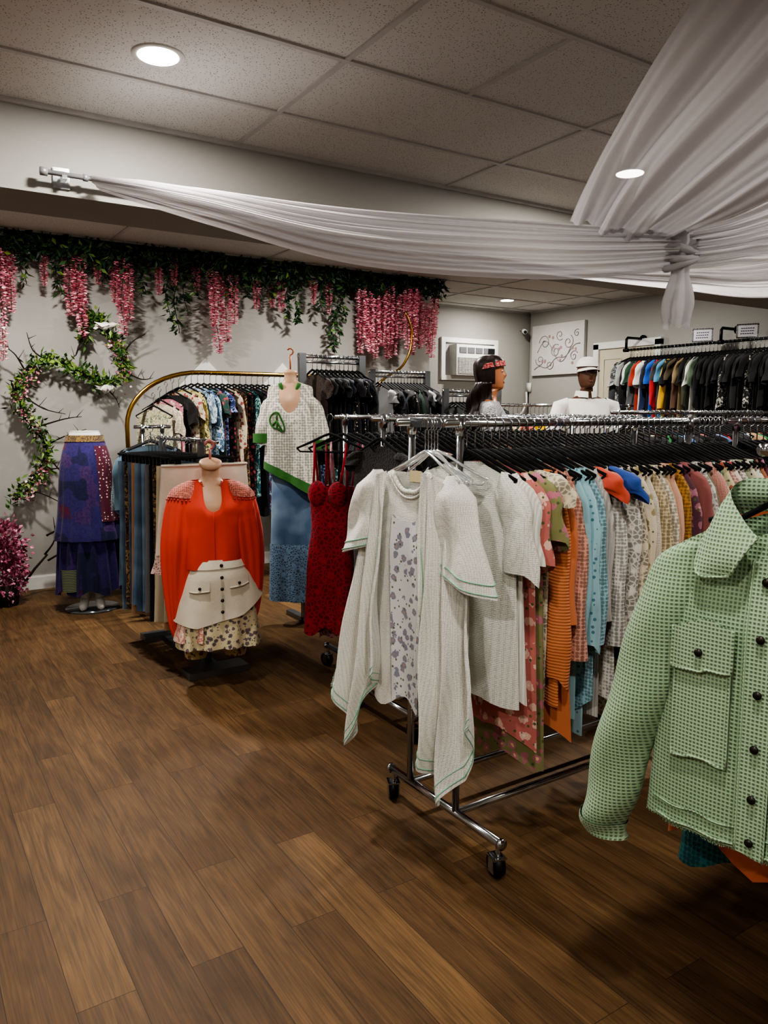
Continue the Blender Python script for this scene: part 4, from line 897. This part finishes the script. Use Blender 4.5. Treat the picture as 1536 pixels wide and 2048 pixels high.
vine = [(1.36, 6.60, .60), (1.47, 6.60, .77), (1.58, 6.58, .66), (1.66, 6.57, .5), (1.68, 6.57, .35), (1.53, 6.57, .25), (1.34, 6.58, .33), (1.12, 6.58, .42), (.95, 6.58, .33), (.87, 6.58, .12), (.98, 6.58, -.09), (1.06, 6.58, -.29), (.98, 6.58, -.49), (.80, 6.58, -.66)]
vine = [(a, b, c_+CH) for a, b, c_ in vine]
mb = MB(); mbl = MB()
for st_ in range(2):
    mb.tube([tuple(v+.015*sin(i*.5+j+st_*3) for j, v in enumerate(crv(vine, i/90))) for i in range(91)], .009, 6)
for sx_, sz_, ex, ez in ((1.66, .45, 1.86, .66), (1.67, .36, 1.9, .3), (1.5, .25, 1.62, .05), (1.1, .42, .95, .62), (.9, .15, 1.2, .0), (1.0, -.1, 1.32, -.02), (1.05, -.25, 1.35, -.12), (1.0, -.45, 1.3, -.42), (1.36, .60, 1.28, .45), (.9, -.6, 1.2, -.75), (1.05, -.3, 1.28, -.55), (.95, .3, .8, .5)):
    mid = ((sx_+ex)/2+R.uniform(-.04, .04), 6.52, CH+(sz_+ez)/2+R.uniform(-.05, .05))
    P = [crv([(sx_, 6.58, CH+sz_), mid, (ex, 6.5, CH+ez)], i/10) for i in range(11)]
    mb.tube(P, [.008-.0006*i for i in range(11)], 5)
    for q in (4, 6, 8):
        mb.tube([P[q], (P[q][0]+R.uniform(-.06, .06), P[q][1]-.03, P[q][2]+R.uniform(.02, .08))], [.003, .001], 4)
for i in range(1350):
    p = crv(vine, R.random()); a = R.uniform(0, 2*pi)
    mbl.leaf((p[0]+R.gauss(0, .03), p[1]-abs(R.gauss(0, .03)), p[2]+R.gauss(0, .03)), (cos(a), R.uniform(-.8, .1), sin(a)), R.uniform(.035, .07), R.uniform(.018, .032))
g = mb.obj('wall_vine', bark, None, label='curling leafy vine with bare twigs fixed to the wall', cat='vine')
mbl.obj('leaves', leaf_l, g, smooth=False, kind='stuff')
mb = MB()
for i in range(420):
    p = crv(vine, R.choice((.2, .22, .3, .62, .66, .7, .75, .9, .95))+R.uniform(-.03, .03)); a = R.uniform(0, 2*pi)
    mb.leaf((p[0]+R.gauss(0, .03), p[1]-.03, p[2]-abs(R.gauss(0, .05))), (cos(a), -.5, sin(a)), .024, .022, 0, .3)
mb.obj('blossoms', pink_m, g, smooth=False, kind='stuff')
mb = MB()
for a_, b_ in (((1.0, -1.15), (1.3, -.85)), ((.98, -1.1), (1.05, -.8)), ((1.12, -1.0), (1.33, -1.02)), ((1.0, -.95), (1.2, -.72))):
    P = [crv([(a_[0], 6.45, CH+a_[1]), ((a_[0]+b_[0])/2+.04, 6.42, CH+(a_[1]+b_[1])/2-.03), (b_[0], 6.40, CH+b_[1])], i/8) for i in range(9)]
    mb.tube(P, [.009-.0009*i for i in range(9)], 5)
    for q in (4, 6): mb.tube([P[q], (P[q][0]+.05, P[q][1]-.03, P[q][2]+.07)], [.003, .001], 4)
mb.tube([(.80, 6.4, .1), (.9, 6.43, .22), (1.0, 6.45, .32)], [.012, .01, .008], 5)
mb.obj('bare_branch', bark, None, label='bare dark twisted branch beside the blossoms', cat='branch')
mb = MB(); mbl = MB(); mb.tube([(0, 0, .0), (.01, 0, .3), (-.02, .0, .55)], [.02, .015, .008], 8); mb.lathe([(0, 0), (.09, 0), (.11, .16), (.1, .16), (.09, .14), (0, .14)], n=24, mi=0)
for i in range(2000):
    th_, ph_ = R.uniform(0, 2*pi), R.uniform(-1.3, 1.5); z0 = R.choice((.44, .2, .32)); r = R.uniform(.10, .19)
    if R.random() < .12: r *= 1.3
    d = (cos(th_)*cos(ph_), sin(th_)*cos(ph_), sin(ph_)); mbl.leaf((d[0]*r*.9, d[1]*r*.8, z0+d[2]*r), (d[0], d[1], d[2]-.3), .03, .028, 0, .3)
g = mb.obj('flowering_bush', bark, None, (.66, 6.25, 0), label='bushy pink artificial blossoms in a small dark pot', cat='plant')
mbl.obj('blossoms', pinkd_m, g, smooth=False, kind='stuff')
for x, z, rz_b in ((1.53, .20, .6), (1.55, .70, -.5)):
    mb = MB(); mb.grid(lambda u, v: (lambda r: (-.08+.16*v, r*cos(2*pi*u), r*sin(2*pi*u)+.02*v*v))(crv([(.004,), (.018,), (.032,), (.034,), (.022,), (.022,), (.018,), (.002,)], v)[0]), 14, 20, 0, True)
    mb.leaf((-.06, 0, 0), (-1, 0, -.1), .08, .05); mb.tube([(.078, 0, .02), (.098, 0, .016)], [.006, .001], 6)
    b = mb.obj('dove_ornament', skin_w, None, (x, 6.50, CH+z), rz_b, label='white feathered dove ornament perched on the vine', cat='ornament', group='dove ornaments')
    for sd in (-1, 1):
        mb = MB(); mb.add([(.03, sd*.03, .01), (-.02, sd*.036, .02), (-.09, sd*.05, .03), (-.03, sd*.045, -.01)], [(0, 1, 2, 3)])
        mb.obj('wing', skin_w, b)

# ------------------------------------------------------------------ camera
cam = bpy.data.cameras.new('Camera'); co = bpy.data.objects.new('Camera', cam); col.objects.link(co)
co.location = (0, 0, CH)
co.rotation_euler = Vector((.543*.992, .84*.992, -.127)).to_track_quat('-Z', 'Y').to_euler()
cam.sensor_width = 36; cam.lens = 26.9; cam.clip_start = .05
scene.camera = co
scene.view_settings.view_transform = 'AgX'
scene.view_settings.look = 'AgX - High Contrast'
scene.view_settings.exposure = 0.5
